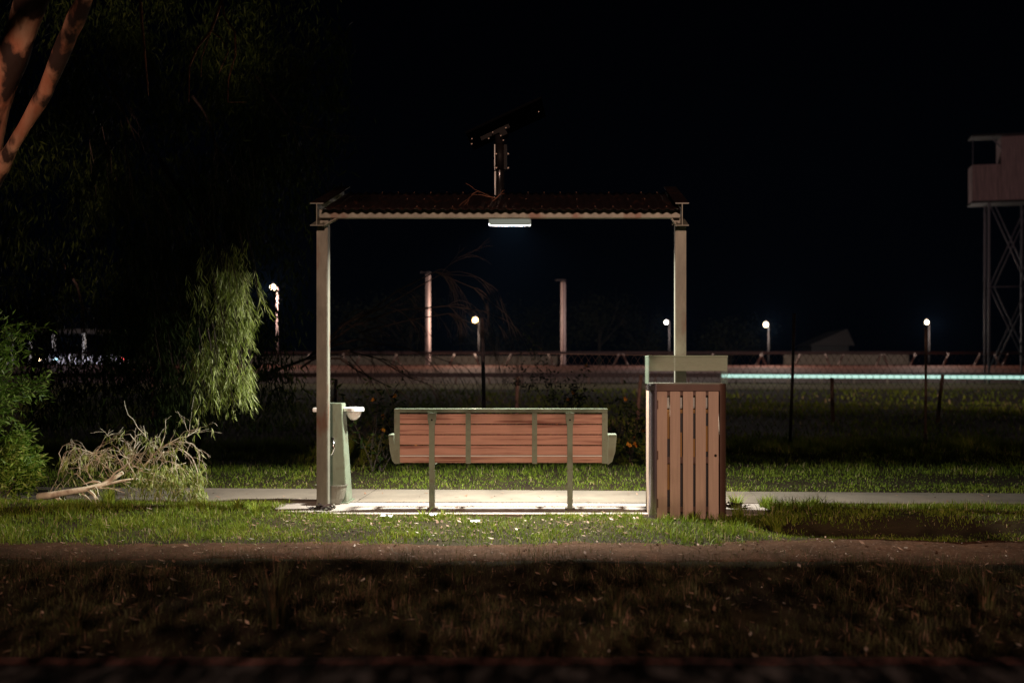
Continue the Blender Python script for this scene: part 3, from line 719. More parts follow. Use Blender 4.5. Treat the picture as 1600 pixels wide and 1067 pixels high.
# ------------------------------------------------------------------ big gum tree on the left
gt = thing('gum_tree', 'large leaning gum tree with peeling orange bark and hanging foliage filling the upper left', 'tree', tuple(P(-60, 760, 10.8)))
def limb(pts, rad, m, name='trunk', d=None, sides=14):
    b = MB(); P3 = [P(*q) for q in pts]
    # densify
    q3, r3 = [], []
    for i in range(len(P3) - 1):
        for k in range(6):
            t = k / 6; q3.append(P3[i].lerp(P3[i + 1], t)); r3.append((rad[i] * (1 - t) + rad[i + 1] * t) * (1 + 0.22 * noise.noise((2.3 * (i + t), 1, 1))))
    q3.append(P3[-1]); r3.append(rad[-1])
    b.tube(q3, r3, sides)
    o = b.build(name, m, gt); o.data.polygons.foreach_set('use_smooth', [True] * len(o.data.polygons)); return o
limb([(-150, 790, 9.6), (-75, 420, 9.3), (-8, 165, 9.0), (25, 75, 8.8), (62, -40, 8.6), (90, -200, 8.4)], [0.30, 0.24, 0.12, 0.125, 0.13, 0.11], M['bark'])
limb([(-60, 420, 9.4), (-15, 290, 9.2), (22, 225, 9.0), (70, 145, 8.9), (105, 60, 8.7), (130, 5, 8.6), (165, -120, 8.5)], [0.10, 0.085, 0.05, 0.065, 0.075, 0.07, 0.06], M['bark'], 'limb')
for pts, r in (([(205, -60, 8.4), (219, 0, 8.4), (222, 40, 8.4), (226, 78, 8.4), (232, 150, 8.5)], [0.018, 0.014, 0.013, 0.010, 0.005]),
               ([(352, -30, 8.4), (345, 5, 8.4), (330, 48, 8.4), (308, 75, 8.4), (296, 105, 8.4), (295, 160, 8.4)], [0.014, 0.013, 0.012, 0.010, 0.008, 0.005]),
               ([(345, -10, 8.4), (350, 25, 8.4), (367, 50, 8.4), (368, 85, 8.45), (357, 125, 8.5), (356, 160, 8.5), (385, 160, 8.5)], [0.012, 0.010, 0.009, 0.008, 0.006, 0.005, 0.002]),
               ([(330, 48, 8.4), (345, 60, 8.4), (357, 80, 8.4), (342, 115, 8.4)], [0.007, 0.006, 0.005, 0.003]),
               ([(330, 48, 8.4), (315, 90, 8.4), (314, 120, 8.4)], [0.006, 0.005, 0.003])):
    limb(pts, r, M['redtwig'], 'hanging_branch', sides=6)
# crown masses: (px, py, depth, rx, ry, rz, leaves)
def blob(px, py, d, rpx, rpy, rd, n): return (P(px, py, d), (rpx * d / F, rd, rpy * d / F), n)
Cs, Ds = [], []
random.seed(11)
for (c, r, n) in (blob(90, 330, 12.2, 190, 210, 0.8, 5200), blob(250, 160, 12.5, 190, 190, 0.8, 5200), blob(420, 130, 12.5, 130, 150, 0.7, 2600), blob(330, 420, 12.3, 120, 190, 0.7, 3600),
                  blob(120, 520, 12.3, 150, 90, 0.6, 2600), blob(235, 590, 12.2, 110, 95, 0.5, 2300), blob(440, 300, 12.2, 60, 130, 0.5, 1500), blob(60, 60, 12.5, 160, 130, 0.9, 2600),
                  blob(505, 90, 12.8, 50, 60, 0.5, 450), blob(420, 420, 12.4, 40, 90, 0.4, 350), blob(480, 190, 12.5, 60, 110, 0.5, 900), blob(380, 600, 12.6, 80, 90, 0.5, 2200), blob(150, 600, 12.6, 130, 70, 0.5, 2400), blob(300, 520, 12.6, 120, 100, 0.5, 2600), blob(330, 200, 12.8, 160, 160, 0.5, 2600), blob(120, 150, 12.8, 160, 140, 0.5, 2600)):
    # clumps inside each mass, sprays hang from each clump
    k = max(3, n // 160)
    cc = cloud(k, c, r, 0.2)
    for q in cc:
        m_ = n // k
        s = random.uniform(0.14, 0.34)
        pts = q + RNG.normal(0, 1, (m_, 3)) * np.array([s * 0.6, s * 0.6, s])
        pts = pts[pts[:, 2] > 0.55]
        Cs.append(pts); Ds.append(np.tile(DOWN, (len(pts), 1)))
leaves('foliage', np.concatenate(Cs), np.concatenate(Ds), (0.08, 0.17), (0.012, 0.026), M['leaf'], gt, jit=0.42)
# branches inside the crown
b = MB()
for q in ((150, 100, 12), (300, 150, 12), (250, 300, 12), (90, 400, 12), (400, 120, 12)):
    grow(b, P(*q), Vector((0.5, 0, -0.6)), 1.1, 0.02, 3, droop=0.25, split=(2, 3))
b.build('branches', M['darkbark'], gt)
# the bright spray hanging nearest the lamp
random.seed(5)
tops = []; lens = []
spray = [(355, 385, 9.95, 28, 0.34, 20), (345, 420, 9.95, 40, 0.36, 24), (360, 425, 9.9, 28, 0.34, 30), (345, 480, 10.0, 34, 0.34, 24), (372, 500, 9.9, 30, 0.34, 34), (330, 535, 9.95, 30, 0.40, 30), (362, 560, 9.9, 28, 0.40, 36), (350, 600, 9.9, 26, 0.20, 20), (378, 440, 9.9, 16, 0.35, 22), (382, 480, 9.85, 14, 0.22, 16), (385, 585, 9.85, 16, 0.26, 20), (320, 600, 9.9, 22, 0.22, 18)]
for (px, py, d, sp, L, n) in spray:
    for i in range(n):
        p = P(px + random.gauss(0, sp * 0.55), py + random.gauss(0, 14), d + random.gauss(0, 0.10)); tops.append(tuple(p)); lens.append(L * random.uniform(0.5, 1.05))
c_, d_ = strands(len(tops), tops, lens, 3, drift=0.16, step=0.05)
d_ = d_ + np.array([0.12, 0, 0])
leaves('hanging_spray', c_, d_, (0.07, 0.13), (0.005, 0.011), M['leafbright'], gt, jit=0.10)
tops2 = []; lens2 = []
for (px, py, d, sp, L, n) in ((300, 380, 10.3, 40, 0.6, 40), (270, 470, 10.5, 45, 0.7, 40), (290, 560, 10.6, 40, 0.5, 34), (370, 330, 10.3, 26, 0.5, 26), (350, 300, 10.4, 50, 0.7, 40), (240, 360, 10.6, 50, 0.8, 44), (385, 400, 10.2, 16, 0.4, 16), (200, 450, 10.8, 50, 0.8, 40), (180, 260, 10.8, 60, 0.9, 40)):
    for i in range(n):
        p = P(px + random.gauss(0, sp * 0.55), py + random.gauss(0, 16), d + random.gauss(0, 0.15)); tops2.append(tuple(p)); lens2.append(L * random.uniform(0.5, 1.05))
e_, f_ = strands(len(tops2), tops2, lens2, 3, drift=0.16, step=0.05)
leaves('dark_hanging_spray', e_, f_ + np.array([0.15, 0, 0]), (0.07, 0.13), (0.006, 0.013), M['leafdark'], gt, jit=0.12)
b = MB()
for t_, l_ in list(zip(tops2, lens2))[::4]:
    p = Vector(t_); b.tube([p + Vector((-0.05, 0, 0.25)), p, p + Vector((0.02, 0, -l_ * 0.6))], [0.004, 0.003, 0.001], 4, cap=False)
for t_, l_ in list(zip(tops, lens))[::3]:
    p = Vector(t_); b.tube([p + Vector((-0.03, 0, 0.15)), p, p + Vector((0.02, 0, -l_ * 0.6))], [0.004, 0.003, 0.001], 4, cap=False)
b.tube([P(250, 250, 10.6), P(300, 330, 10.3), P(340, 385, 10.0), P(352, 450, 9.95), P(350, 540, 9.95)], [0.03, 0.02, 0.012, 0.008, 0.004], 6)
b.build('spray_stems', M['darkbark'], gt)

# a roadside tree behind the photographer: its leaves shade the verge and the crown from the street light
oc = thing('roadside_tree', 'roadside tree on the near verge behind the viewpoint, its crown shading the foreground grass', 'tree', (-4.5, -3.0, 0))
b = MB().tube([(-4.5, -3.0, -0.1), (-4.3, -2.8, 1.6), (-3.6, -2.3, 2.6), (-2.0, -2.2, 2.6), (0.5, -2.4, 2.7), (3.4, -2.4, 2.7)], [0.24, 0.2, 0.15, 0.10, 0.06, 0.02], 10)
b.tube([(-4.3, -2.8, 1.6), (-4.0, -2.4, 4.0), (-2.6, -1.8, 6.0), (-1.4, -1.6, 6.8)], [0.18, 0.14, 0.08, 0.03], 10)
b.build('trunk', M['darkbark'], oc)
def oc_leaves():
    pts = []
    n = 14500
    x = RNG.uniform(-5.0, 4.6, n); z = RNG.uniform(3.0, 4.5, n)
    top = 4.17 + 0.10 * np.sin(x * 2.1) + 0.08 * np.sin(x * 5.3 + 1) + 0.05 * np.sin(x * 11.0 + 2) + RNG.normal(0, 0.10, n)
    k = z < top; x, z = x[k], z[k]
    pts.append(np.stack([x, RNG.uniform(-2.0, -1.2, len(x)), z], 1))
    n = 9000     # upper left part, clumpy so that some light reaches the trunks
    q = [(-0.95, 6.5, 0.55, 0.5), (-0.35, 6.7, 0.4, 0.5), (-2.6, 6.2, 0.3, 0.8), (-2.0, 7.1, 0.6, 0.28), (-1.3, 5.9, 0.4, 0.3), (-2.1, 5.3, 0.5, 0.35), (-0.3, 7.2, 0.5, 0.4)]
    for (cx, cz, rx, rz) in q:
        m_ = int(9000 * rx * rz * 2)
        a = RNG.normal(0, 0.55, (m_, 2)); a = np.clip(a, -1.1, 1.1)
        pts.append(np.stack([cx + a[:, 0] * rx, RNG.uniform(-1.9, -1.2, m_), cz + a[:, 1] * rz], 1))
    for (n, xa, xb, za, zc) in ((9000, -5.0, 4.6, 2.5, 3.12), (15000, 1.5, 4.2, 4.6, 6.6), (3600, -0.3, 0.98, 5.05, 5.6), (9000, -3.6, -0.75, 4.95, 5.9)):
        pts.append(np.stack([RNG.uniform(xa, xb, n), RNG.uniform(-2.0, -1.2, n), RNG.uniform(za, zc, n)], 1))
    A = np.concatenate(pts)
    leaves('foliage', A, np.tile(DOWN, (len(A), 1)), (0.08, 0.14), (0.02, 0.034), M['leaf'], oc, jit=0.5)
oc_leaves()

# ------------------------------------------------------------------ bush at the left edge
BX = -25
bu = thing('bush', 'leafy green bush at the left edge of the frame beside the fallen branch', 'bush', tuple(P(-10, 790, 9.3)))
random.seed(3); b = MB(); tips = []
for (u, v, d, dx, dz, L) in ((-110, 790, 9.35, 0.05, 1, 1.25), (-60, 790, 9.25, -0.05, 1, 0.95), (-50, 790, 9.3, 0.05, 1, 0.8), (-95, 790, 9.3, 0.0, 1, 1.1), (-75, 790, 9.2, 0.0, 1, 1.0), (-35, 790, 9.3, -0.05, 1, 0.62), (-85, 790, 9.4, 0.0, 1, 0.9), (5, 785, 9.3, 0.2, 0.8, 0.42), (30, 785, 9.25, 0.3, 0.8, 0.30), (-60, 790, 9.3, 0.1, 1, 1.2), (25, 790, 9.4, 0.2, 0.9, 0.36), (45, 788, 9.4, 0.3, 0.8, 0.22)):
    grow(b, P(u + BX, v, d), Vector((dx, 0, dz)), L, 0.010, 2, n=9, droop=0.04, wob=0.22, split=(3, 5), tips=tips, spread=0.42)
b.build('stems', M['darkbark'], bu)
tp = [t for t in tips]
Cc = []; Dd = []
for p, e, dep in tp:
    if p.x / p.y * F + CX > 78: continue
    for _ in range(6 if dep < 2 else 3):
        Cc.append(np.array(p) + RNG.normal(0, 0.04, 3)); Dd.append(np.array(e) * 0.7 + RNG.normal(0, 0.7, 3) + np.array([0.1, 0, -0.35]))
leaves('leaves', np.array(Cc), np.array(Dd), (0.045, 0.10), (0.010, 0.020), M['bushleaf'], bu)

# ------------------------------------------------------------------ fallen branch
random.seed(21)
fb = thing('fallen_branch', 'fallen grey gum branch with bare tangled twigs and drooping leaves on the left grass', 'branch', tuple(P(150, 775, 9.4)))
b = MB(); tips = []
DL = 9.35
def poly(pts, r0, r1, sides=6, kids=0, kl=0.2, depth=1, droop=0.1, dd=0.0):
    q = [P(u, v, DL + dd + 0.12 * noise.noise((u * 0.02, v * 0.02, 9))) for u, v in pts]
    rr = [r0 + (r1 - r0) * i / (len(q) - 1) for i in range(len(q))]
    b.tube(q, rr, sides)
    for _ in range(kids):
        i = random.randint(1, len(q) - 1); dv = (q[i] - q[i - 1]).normalized()
        dv = dv + Vector((random.gauss(0, .6), random.gauss(0, .5), random.gauss(0.1, .5)))
        grow(b, q[i], dv, kl * random.uniform(0.6, 1.3), max(rr[i] * 0.6, 0.0022), depth, n=6, droop=droop, wob=0.35, split=(1, 3), tips=tips, spread=0.7, minr=0.0013, sides=4)
DL = 9.2
lg = [(60, 776), (82, 773), (105, 769), (135, 764), (160, 757), (178, 747), (192, 738), (203, 722), (206, 700)]
poly(lg[:7], 0.036, 0.016, 10, 6, 0.25); poly([(135, 764), (165, 757), (190, 751), (213, 747)], 0.020, 0.008, 6, 5, 0.25)
DL = 9.35
poly([(165, 757), (180, 738), (198, 727), (206, 712), (212, 690), (203, 678), (190, 680)], 0.010, 0.003, 6, 8, 0.22)
poly([(205, 725), (222, 735), (238, 712), (248, 702), (265, 692), (280, 684), (293, 682), (296, 676)], 0.009, 0.003, 6, 10, 0.20)
poly([(236, 712), (230, 690), (227, 680), (215, 668), (208, 655), (200, 648), (196, 636), (194, 626)], 0.0055, 0.0025, 5, 2, 0.10, 0)
poly([(228, 684), (226, 672), (224, 665)], 0.004, 0.002, 5)
poly([(245, 708), (252, 695), (257, 682), (259, 668), (258, 657)], 0.0045, 0.002, 5, 2, 0.10, 0)
poly([(90, 742), (97, 722), (92, 708), (98, 697), (110, 691), (124, 695), (128, 703)], 0.004, 0.0022, 5, 6, 0.15, 1, 0.5)
poly([(165, 725), (152, 712), (138, 705), (122, 700), (105, 705), (96, 722), (90, 748)], 0.005, 0.0022, 5, 8, 0.15, 1, 0.5)
poly([(178, 740), (158, 722), (150, 708), (160, 692), (176, 686), (192, 684)], 0.006, 0.0025, 5, 8, 0.18, 1, 0.2)
poly([(150, 758), (135, 735), (140, 715), (158, 697), (178, 688)], 0.006, 0.002, 5, 8, 0.18, 1, 0.3)
poly([(190, 740), (205, 712), (204, 695), (214, 680), (220, 678)], 0.006, 0.002, 5, 6, 0.15, 1, 0.2)
poly([(235, 722), (262, 706), (285, 702), (300, 715), (308, 735), (312, 752)], 0.005, 0.002, 5, 12, 0.18, 1, 0.6)
poly([(240, 716), (268, 722), (290, 735), (305, 755)], 0.005, 0.002, 5, 12, 0.16, 1, 0.7)
poly([(215, 735), (240, 740), (262, 748), (285, 762)], 0.005, 0.002, 5, 12, 0.16, 1, 0.6)
poly([(250, 700), (275, 690), (298, 692), (310, 702)], 0.004, 0.002, 5, 8, 0.14, 1, 0.5)
poly([(140, 762), (120, 740), (105, 738), (95, 755)], 0.004, 0.002, 5, 6, 0.14, 1, 0.5)
poly([(200, 738), (190, 720), (178, 712), (168, 715)], 0.004, 0.002, 5, 6, 0.18, 1, 0.3)
for _ in range(15):
    u0 = random.uniform(130, 250); s_ = random.choice((-1, 1, 1)); w_ = random.uniform(25, 65); h_ = random.uniform(20, 50)
    u0 = min(u0, 300 - w_) if s_ > 0 else max(u0, 105 + w_); v0 = random.uniform(722, 748)
    poly([(u0 + s_ * w_ * t, v0 - h_ * math.sin(t * 2.6) + random.uniform(-3, 3)) for t in (0, .2, .4, .6, .8, 1)], 0.0035, 0.0014, 4, 3, 0.10, 1, 0.5)
for _ in range(14):
    u, v = random.uniform(140, 300), random.uniform(700, 745)
    grow(b, P(u, v, DL + random.uniform(-.15, .2)), Vector((random.uniform(-.7, 1), random.gauss(0, .4), random.uniform(-0.4, 0.9))), random.uniform(.12, .26), 0.0028, 1, n=6, droop=0.35, wob=0.4, split=(1, 2), tips=tips, minr=0.0012, sides=4)
b.build('wood', M['deadwood'], fb)
Cc = []; Dd = []
for p, e, dep in tips:
    uu = p.x / p.y * F + CX
    prob = 0.10 if uu < 170 else (0.45 if p.z < 0.33 else 0.06)
    if random.random() < prob:
        for _ in range(3): Cc.append(np.array(p) + RNG.normal(0, 0.015, 3)); Dd.append(np.array([random.gauss(0, .25), random.gauss(0, .25), -1]))
for _ in range(620):
    u = random.choice((random.uniform(215, 318), random.uniform(110, 318))); v = random.uniform(722, 772)
    Cc.append(np.array(P(u, v, DL + random.uniform(-.15, .3)))); Dd.append(np.array([random.gauss(0.15, .3), random.gauss(0, .3), -1]))
leaves('leaves', np.array(Cc), np.array(Dd), (0.05, 0.11), (0.008, 0.014), M['leafbright'], fb, jit=0.2)

# ------------------------------------------------------------------ odds and ends on the near ground
def weed(px, d, n, h, label, group=None, m='grass', spread=0.5):
    x = X(px, d); z = gh(x, d); V = []; L = []; T = []
    for _ in range(n):
        a = random.uniform(0, 6.28); r = random.uniform(0, 0.05); hh = h * random.uniform(0.5, 1.1); l = random.uniform(0.2, 1) * spread * hh; w = random.uniform(0.005, 0.010)
        bx, by = x + r * math.cos(a), d + r * math.sin(a); c, s = math.cos(a), math.sin(a); k = len(V)
        for t in (0, .35, .7, 1):
            ww = w * (1 - t) * (1 if t else 0.7) + 0.0006
            q = (bx + c * l * t * t * 1.3, by + s * l * t * t * 1.3, z - 0.01 + hh * (t - 0.35 * t * t * spread))
            V.append((q[0] - s * ww, q[1] + c * ww, q[2])); V.append((q[0] + s * ww, q[1] - c * ww, q[2]))
        for i in range(3): L += [k + 2 * i, k + 2 * i + 1, k + 2 * i + 3, k + 2 * i + 2]; T.append(random.uniform(0.2, 0.75))
    o = mesh_np('grass_tuft', np.array(V), 4, np.array(L), M[m], None, np.array(T))
    tag(o, label, 'grass tuft', group); return o
weed(1150, 9.12, 90, 0.19, 'long bright grass tuft against the right side of the bin')
weed(1195, 9.18, 80, 0.16, 'thick grass tuft just right of the bin, farther from it than the tallest tuft')
weed(1213, 8.12, 60, 0.13, 'lone grass tuft on bare soil right of the bin near the dirt edge')
weed(1270, 9.05, 60, 0.13, 'grass tuft at the turf edge midway between bin and tower')
weed(1085, 8.42, 45, 0.12, 'grass tuft growing against the foot of the bin slats')
weed(400, 8.7, 70, 0.14, 'spiky bright grass tuft left of the slab corner')
weed(372, 8.95, 50, 0.13, 'paler grass tuft between the fallen branch and the slab')
weed(170, 9.0, 110, 0.17, 'dense green tuft under the fallen branch stem')
weed(661, 8.70, 16, 0.11, 'small grass sprout at the slab edge left of the left bench leg')
weed(692, 8.68, 16, 0.10, 'small grass sprout at the slab edge right of the left bench leg')
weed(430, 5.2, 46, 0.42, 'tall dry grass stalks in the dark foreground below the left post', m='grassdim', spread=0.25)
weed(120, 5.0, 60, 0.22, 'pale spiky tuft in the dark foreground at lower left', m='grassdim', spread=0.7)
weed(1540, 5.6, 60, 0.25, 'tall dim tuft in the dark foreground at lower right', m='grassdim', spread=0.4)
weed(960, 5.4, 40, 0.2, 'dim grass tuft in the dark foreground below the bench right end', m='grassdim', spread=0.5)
def scrap(px, d, w, label):
    x = X(px, d); z = gh(x, d) + 0.045; b = MB(); n = 5
    vs = [[b.bm.verts.new((x + (i / n - .5) * w + random.uniform(-.006, .006), d + (j / 2 - .5) * w * 0.6 + random.uniform(-.006, .006), z + random.uniform(-.006, .012))) for i in range(n + 1)] for j in range(3)]
    for j in range(2):
        for i in range(n): b.bm.faces.new((vs[j][i], vs[j][i + 1], vs[j + 1][i + 1], vs[j + 1][i]))
    tag(b.build('paper_scrap', M['paper']), label, 'litter', 'crumpled white scraps on the grass')
scrap(604, 8.45, 0.10, 'crumpled white scrap on the grass below the left bench armrest')
scrap(676, 8.55, 0.06, 'small white scrap on the grass below the left bench leg')
scrap(742, 8.2, 0.08, 'white scrap low on the grass between the bench legs')
def leaf_pile(px, d, label):
    Cc = np.array([(X(px, d) + random.gauss(0, .055), d + random.gauss(0, .03), 0.02 + abs(random.gauss(0, .02))) for _ in range(60)])
    o = leaves('leaf_pile', Cc, np.array([[random.gauss(0, 1), random.gauss(0, 1), .3] for _ in Cc]), (0.03, 0.06), (0.015, 0.03), mat('wet_black_leaves', (0.02, 0.014, 0.014), 0.3, 0, 0.3, 9, spec=0.6), None, jit=0.3)
    tag(o, label, 'leaf pile')
leaf_pile(502, 8.86, 'heap of glossy dark leaves at the foot of the left shelter post')
leaf_pile(1146, 9.0, 'dark leaf heap on the concrete right behind the bin')

# ------------------------------------------------------------------ chain-link fence
DFN = 16.3
fe = thing('chain_link_fence', 'long chain link fence with dark leaning posts crossing behind the shelter', 'fence', (0, DFN, 0))
b = MB(); x0, x1, zb, zt_ = -10.5, 8.2, 0.02, Z(553, DFN); H = zt_ - zb; st = 0.115; sl_ = H * 0.62
u = x0 - sl_
while u < x1 + sl_:
    for s in (-1, 1):
        n = 6; pts = []
        for k in range(n + 1):
            xx = u + s * sl_ * k / n; zz = zb + H * k / n
            if x0 <= xx <= x1: pts.append((xx, DFN + 0.003 * s + 0.03 * noise.noise((xx * 0.6, zz, 0)), zz + 0.05 * noise.noise((xx * 0.25, 0, 7))))
        if len(pts) > 1: b.tube(pts, 0.0030, 3, cap=False)
    u += st
b.tube([(x0 + k * 0.5, DFN, zt_ + 0.05 * noise.noise(((x0 + k * .5) * 0.25, 0, 7))) for k in range(38)], 0.004, 4)
b.build('mesh', M['wire'], fe)
for (a, y0, c, y1, r, m) in ((753, 497, 757, 700, 0.032, 'darkpost'), (1241, 490, 1234, 699, 0.026, 'darkpost'), (1446.5, 512, 1445.5, 696, 0.022, 'rustpost'), (504, 560, 499, 700, 0.03, 'rustpost'), (51, 560, 48, 700, 0.03, 'darkpost'), (163, 520, 163, 700, 0.03, 'darkpost')):
    MB().tube([P(c, y1 + 3, DFN - .04), P((a + c) / 2 + 0.6, (y0 + y1) / 2, DFN - .04), P(a, y0, DFN - .04)], r, 8).build('post', M[m], fe)
# short posts of the inner paddock fence
fe2 = thing('paddock_fence', 'low line of short leaning timber posts with wires beyond the chain link fence', 'fence', (0, 23.5, 0))
for (a, y0, c, y1) in ((1002, 586, 996, 660), (1473, 586, 1465, 660), (809, 588, 808, 660), (52, 588, 50, 662), (525, 592, 524, 660), (240, 590, 238, 660), (1300, 590, 1302, 660)):
    MB().tube([P(c, y1, 23.5), P((a + c) / 2 - 0.8, (y0 + y1) / 2, 23.5), P(a, y0, 23.5)], 0.045, 8).build('post', M['rustpost'], fe2)
b = MB()
for yy in (600, 625): b.tube([P(u_, yy + 1.5 * math.sin(u_ * .01), 23.5) for u_ in range(-20, 1640, 60)], 0.003, 3, cap=False)
b.build('wires', M['wire'], fe2)

# weeds with orange flowers at the fence
def flower_plant(px, d, h, nf, label):
    g_ = thing('flowering_weed', label, 'plant', (X(px, d), d, 0), 'flowering weeds along the fence')
    b = MB(); tips = []
    for _ in range(7):
        grow(b, Vector((X(px, d) + random.gauss(0, .06), d + random.gauss(0, .05), 0)), Vector((random.gauss(0, .35), random.gauss(0, .3), 1)), h * random.uniform(.6, 1.1), 0.006, 1, n=7, droop=0.0, wob=0.25, split=(2, 4), tips=tips, sides=4)
    b.build('stems', M['darkbark'], g_)
    Cc = []; Dd = []
    for p, e, _d in tips:
        for _ in range(2): Cc.append(np.array(p) + RNG.normal(0, .03, 3)); Dd.append(RNG.normal(0, 1, 3))
    leaves('leaves', np.array(Cc), np.array(Dd), (0.05, 0.11), (0.02, 0.04), M['leaf'], g_)
    Cc = []; Dd = []
    for p, e, _d in random.sample(tips[len(tips) // 2:], min(nf, len(tips) // 2)):
        for k in range(9):
            a = k * 0.7; Cc.append(np.array(p)); Dd.append(np.array([math.cos(a), -0.5, math.sin(a)]))
    leaves('flowers', np.array(Cc), np.array(Dd), (0.025, 0.045), (0.015, 0.025), M['petal'], g_, jit=0.1)
random.seed(31)
flower_plant(592, 12.4, 0.95, 6, 'weed with orange flowers seen above the left end of the bench')
flower_plant(898, 15.6, 1.0, 6, 'weed with orange flowers behind the right half of the bench')
flower_plant(985, 13.2, 0.7, 7, 'tangle of flowering weeds in the gap between bench and bin')

# creeper climbing the fence
cr = thing('fence_creeper', 'thin creeper with small leaves climbing the chain link fence above the bench', 'plant', (X(868, 16.2), 16.2, 0))
b = MB(); tips = []
for u, L in ((862, 0.9), (870, 1.05), (905, 0.6)): grow(b, Vector((X(u, 16.2), 16.2, 0.2)), Vector((0, 0, 1)), L, 0.008, 2, n=12, wob=0.22, split=(2, 3), tips=tips, sides=4)
b.build('stems', M['darkbark'], cr)
Cc = np.array([np.array(p) + RNG.normal(0, .03, 3) for p, e, _ in tips for _ in range(2)])
leaves('leaves', Cc, RNG.normal(0, 1, Cc.shape), (0.03, 0.06), (0.02, 0.035), M['leaf'], cr)

# bare drooping tree behind the left post
random.seed(44)
bt = thing('bare_tree', 'bare dark tree with drooping twigs behind the left shelter post and bench', 'tree', tuple(P(430, 690, 14.5)))
b = MB(); DT = 14.5; tips = []
b.tube([P(300, 720, DT), P(330, 640, DT), P(400, 590, DT), P(480, 560, DT)], [0.04, 0.035, 0.03, 0.02], 8)
def arm(pts, r0, kids, L, droop):
    q = [P(u, v, DT + dd) for u, v, dd in pts]; rr = [r0 * (1 - 0.75 * i / (len(q) - 1)) for i in range(len(q))]
    b.tube(q, rr, 6)
    for _ in range(kids):
        i = random.randint(1, len(q) - 1); grow(b, q[i], (q[i] - q[i - 1]).normalized() + Vector((random.gauss(0.2, .4), random.gauss(0, .4), random.gauss(-.1, .5))), L * random.uniform(.6, 1.2), rr[i] * .6 + .002, 2, n=7, droop=droop, wob=.25, split=(2, 3), tips=tips, sides=4, spread=0.6, minr=0.0018)
arm([(480, 560, 0), (540, 505, 0), (600, 480, .1), (650, 450, .1), (690, 428, .1), (720, 430, .1)], 0.017, 7, 0.8, 0.3)
arm([(480, 560, 0), (550, 510, .2), (620, 485, .3), (700, 478, .3), (755, 486, .3), (790, 500, .3)], 0.017, 10, 0.7, 0.55)
arm([(480, 560, 0), (540, 548, -.2), (590, 560, -.2), (640, 590, -.2), (670, 600, -.2)], 0.017, 10, 0.7, 0.2)
arm([(480, 560, 0), (530, 560, -.1), (560, 580, -.1), (600, 600, -.1), (620, 640, -.1)], 0.017, 10, 0.6, 0.4)
arm([(560, 500, .1), (620, 455, .1), (680, 425, .1), (740, 450, .1), (790, 490, .1), (800, 530, .1)], 0.012, 16, 0.5, 0.7)
arm([(560, 520, .1), (640, 500, .1), (700, 490, .1), (750, 510, .1), (770, 545, .1)], 0.012, 14, 0.5, 0.6)
arm([(470, 575, 0), (520, 540, .3), (560, 530, .3), (640, 545, .3), (700, 565, .3)], 0.017, 8, 0.7, 0.4)
b.build('branches', M['darkbark'], bt)

# ------------------------------------------------------------------ racetrack and everything beyond
DK = 82.0
def zt_bank(y): return 0.0 if y < DK else 0.05 + (Z(572, 101) - 0.05) * sm(DK, 101, y)
o = grid_mesh('racetrack', np.arange(-160, 161, 4.0), np.arange(DK - 1, 103, 1.5), lambda x, y: zt_bank(y) + 0.05 + 0.08 * noise.noise((x * .05, y * .3, 0)), M['track']); tag(o, kind='structure')
DR = 80.0
rl = thing('inner_track_rail', 'dark painted rail on short posts along the near edge of the racetrack', 'railing', (0, DR, 0))
MB().box(-70, 60, DR, DR + 0.12, Z(589.5, DR), Z(582.5, DR), 0.03).build('rail', M['rail'], rl)
b = MB()
for u_ in range(-900, 2300, 52):
    MB().box(X(u_, DR) - 0.07, X(u_, DR) + 0.07, DR + 0.13, DR + 0.25, -0.05, Z(590, DR)).build('post', M['brace'], rl) if -40 < u_ < 1640 else None
ls = thing('light_strip', 'glowing white light strip running along the track rail at the right', 'light strip', (X(1300, DR - .3), DR - 0.3, 0.6))
a, c = P(1128, 587.3, DR - .3), P(1900, 591.5, DR - .3)
b = MB().tube([a, (a + c) / 2 + Vector((0, 0, 0.02)), c], [0.125, 0.125, 0.12], 8); b.build('lit_tube', emit('strip_glow', (0.60, 1.0, 0.88), 0.9), ls)
b = MB()
for u_ in range(1150, 1900, 90): b.tube([P(u_, 592, DR - .25), (X(u_, DR - .25), DR - .25, 0)], 0.05, 6)
b.build_each('stand', M['darkpost'], ls)
ofn = thing('outer_track_fence', 'long top rail with pale slanting braces on the far edge of the racetrack', 'fence', (0, 101, 0))
MB().box(-75, 75, 101, 101.2, Z(553.5, 101), Z(549, 101), 0.03).build('rail', M['rail'], ofn)
MB().box(-75, 75, 101, 101.2, Z(574, 101), Z(570, 101), 0.03).build('rail', M['rail'], ofn)
for (u_, s) in ((622, -1), (616, 1), (706, 1), (745, -1), (795, 1), (861, -1), (963, 1), (977, -1), (1186, 1), (1193, -1), (1246, 1), (1293, -1), (1314, 1), (1373, 1), (1384, -1), (1426, 1), (1478, 1), (1527, 1), (1558, -1), (1571, 1), (560, 1), (540, -1), (480, 1), (330, 1), (250, -1), (150, 1), (1060, -1), (1110, 1)):
    b = MB().tube([P(u_ - s * 4, 571, 100.9), P(u_ + s * 4, 553, 100.9)], 0.10, 6)
    b.build('brace', M['brace'], ofn)
wl = tag(MB().box(-80, -1, 112, 112.3, -0.2, Z(556, 112)).build('boundary_wall', M['wallfar']), 'low pale boundary wall beyond the outer track fence, left of the middle lamp', 'wall')
wl = tag(MB().box(X(1225, 112), X(1420, 112), 112, 112.3, -0.2, Z(554, 112)).build('boundary_wall', M['wallfar']), 'low lit beige wall beyond the track, between the two lamps at right', 'wall')

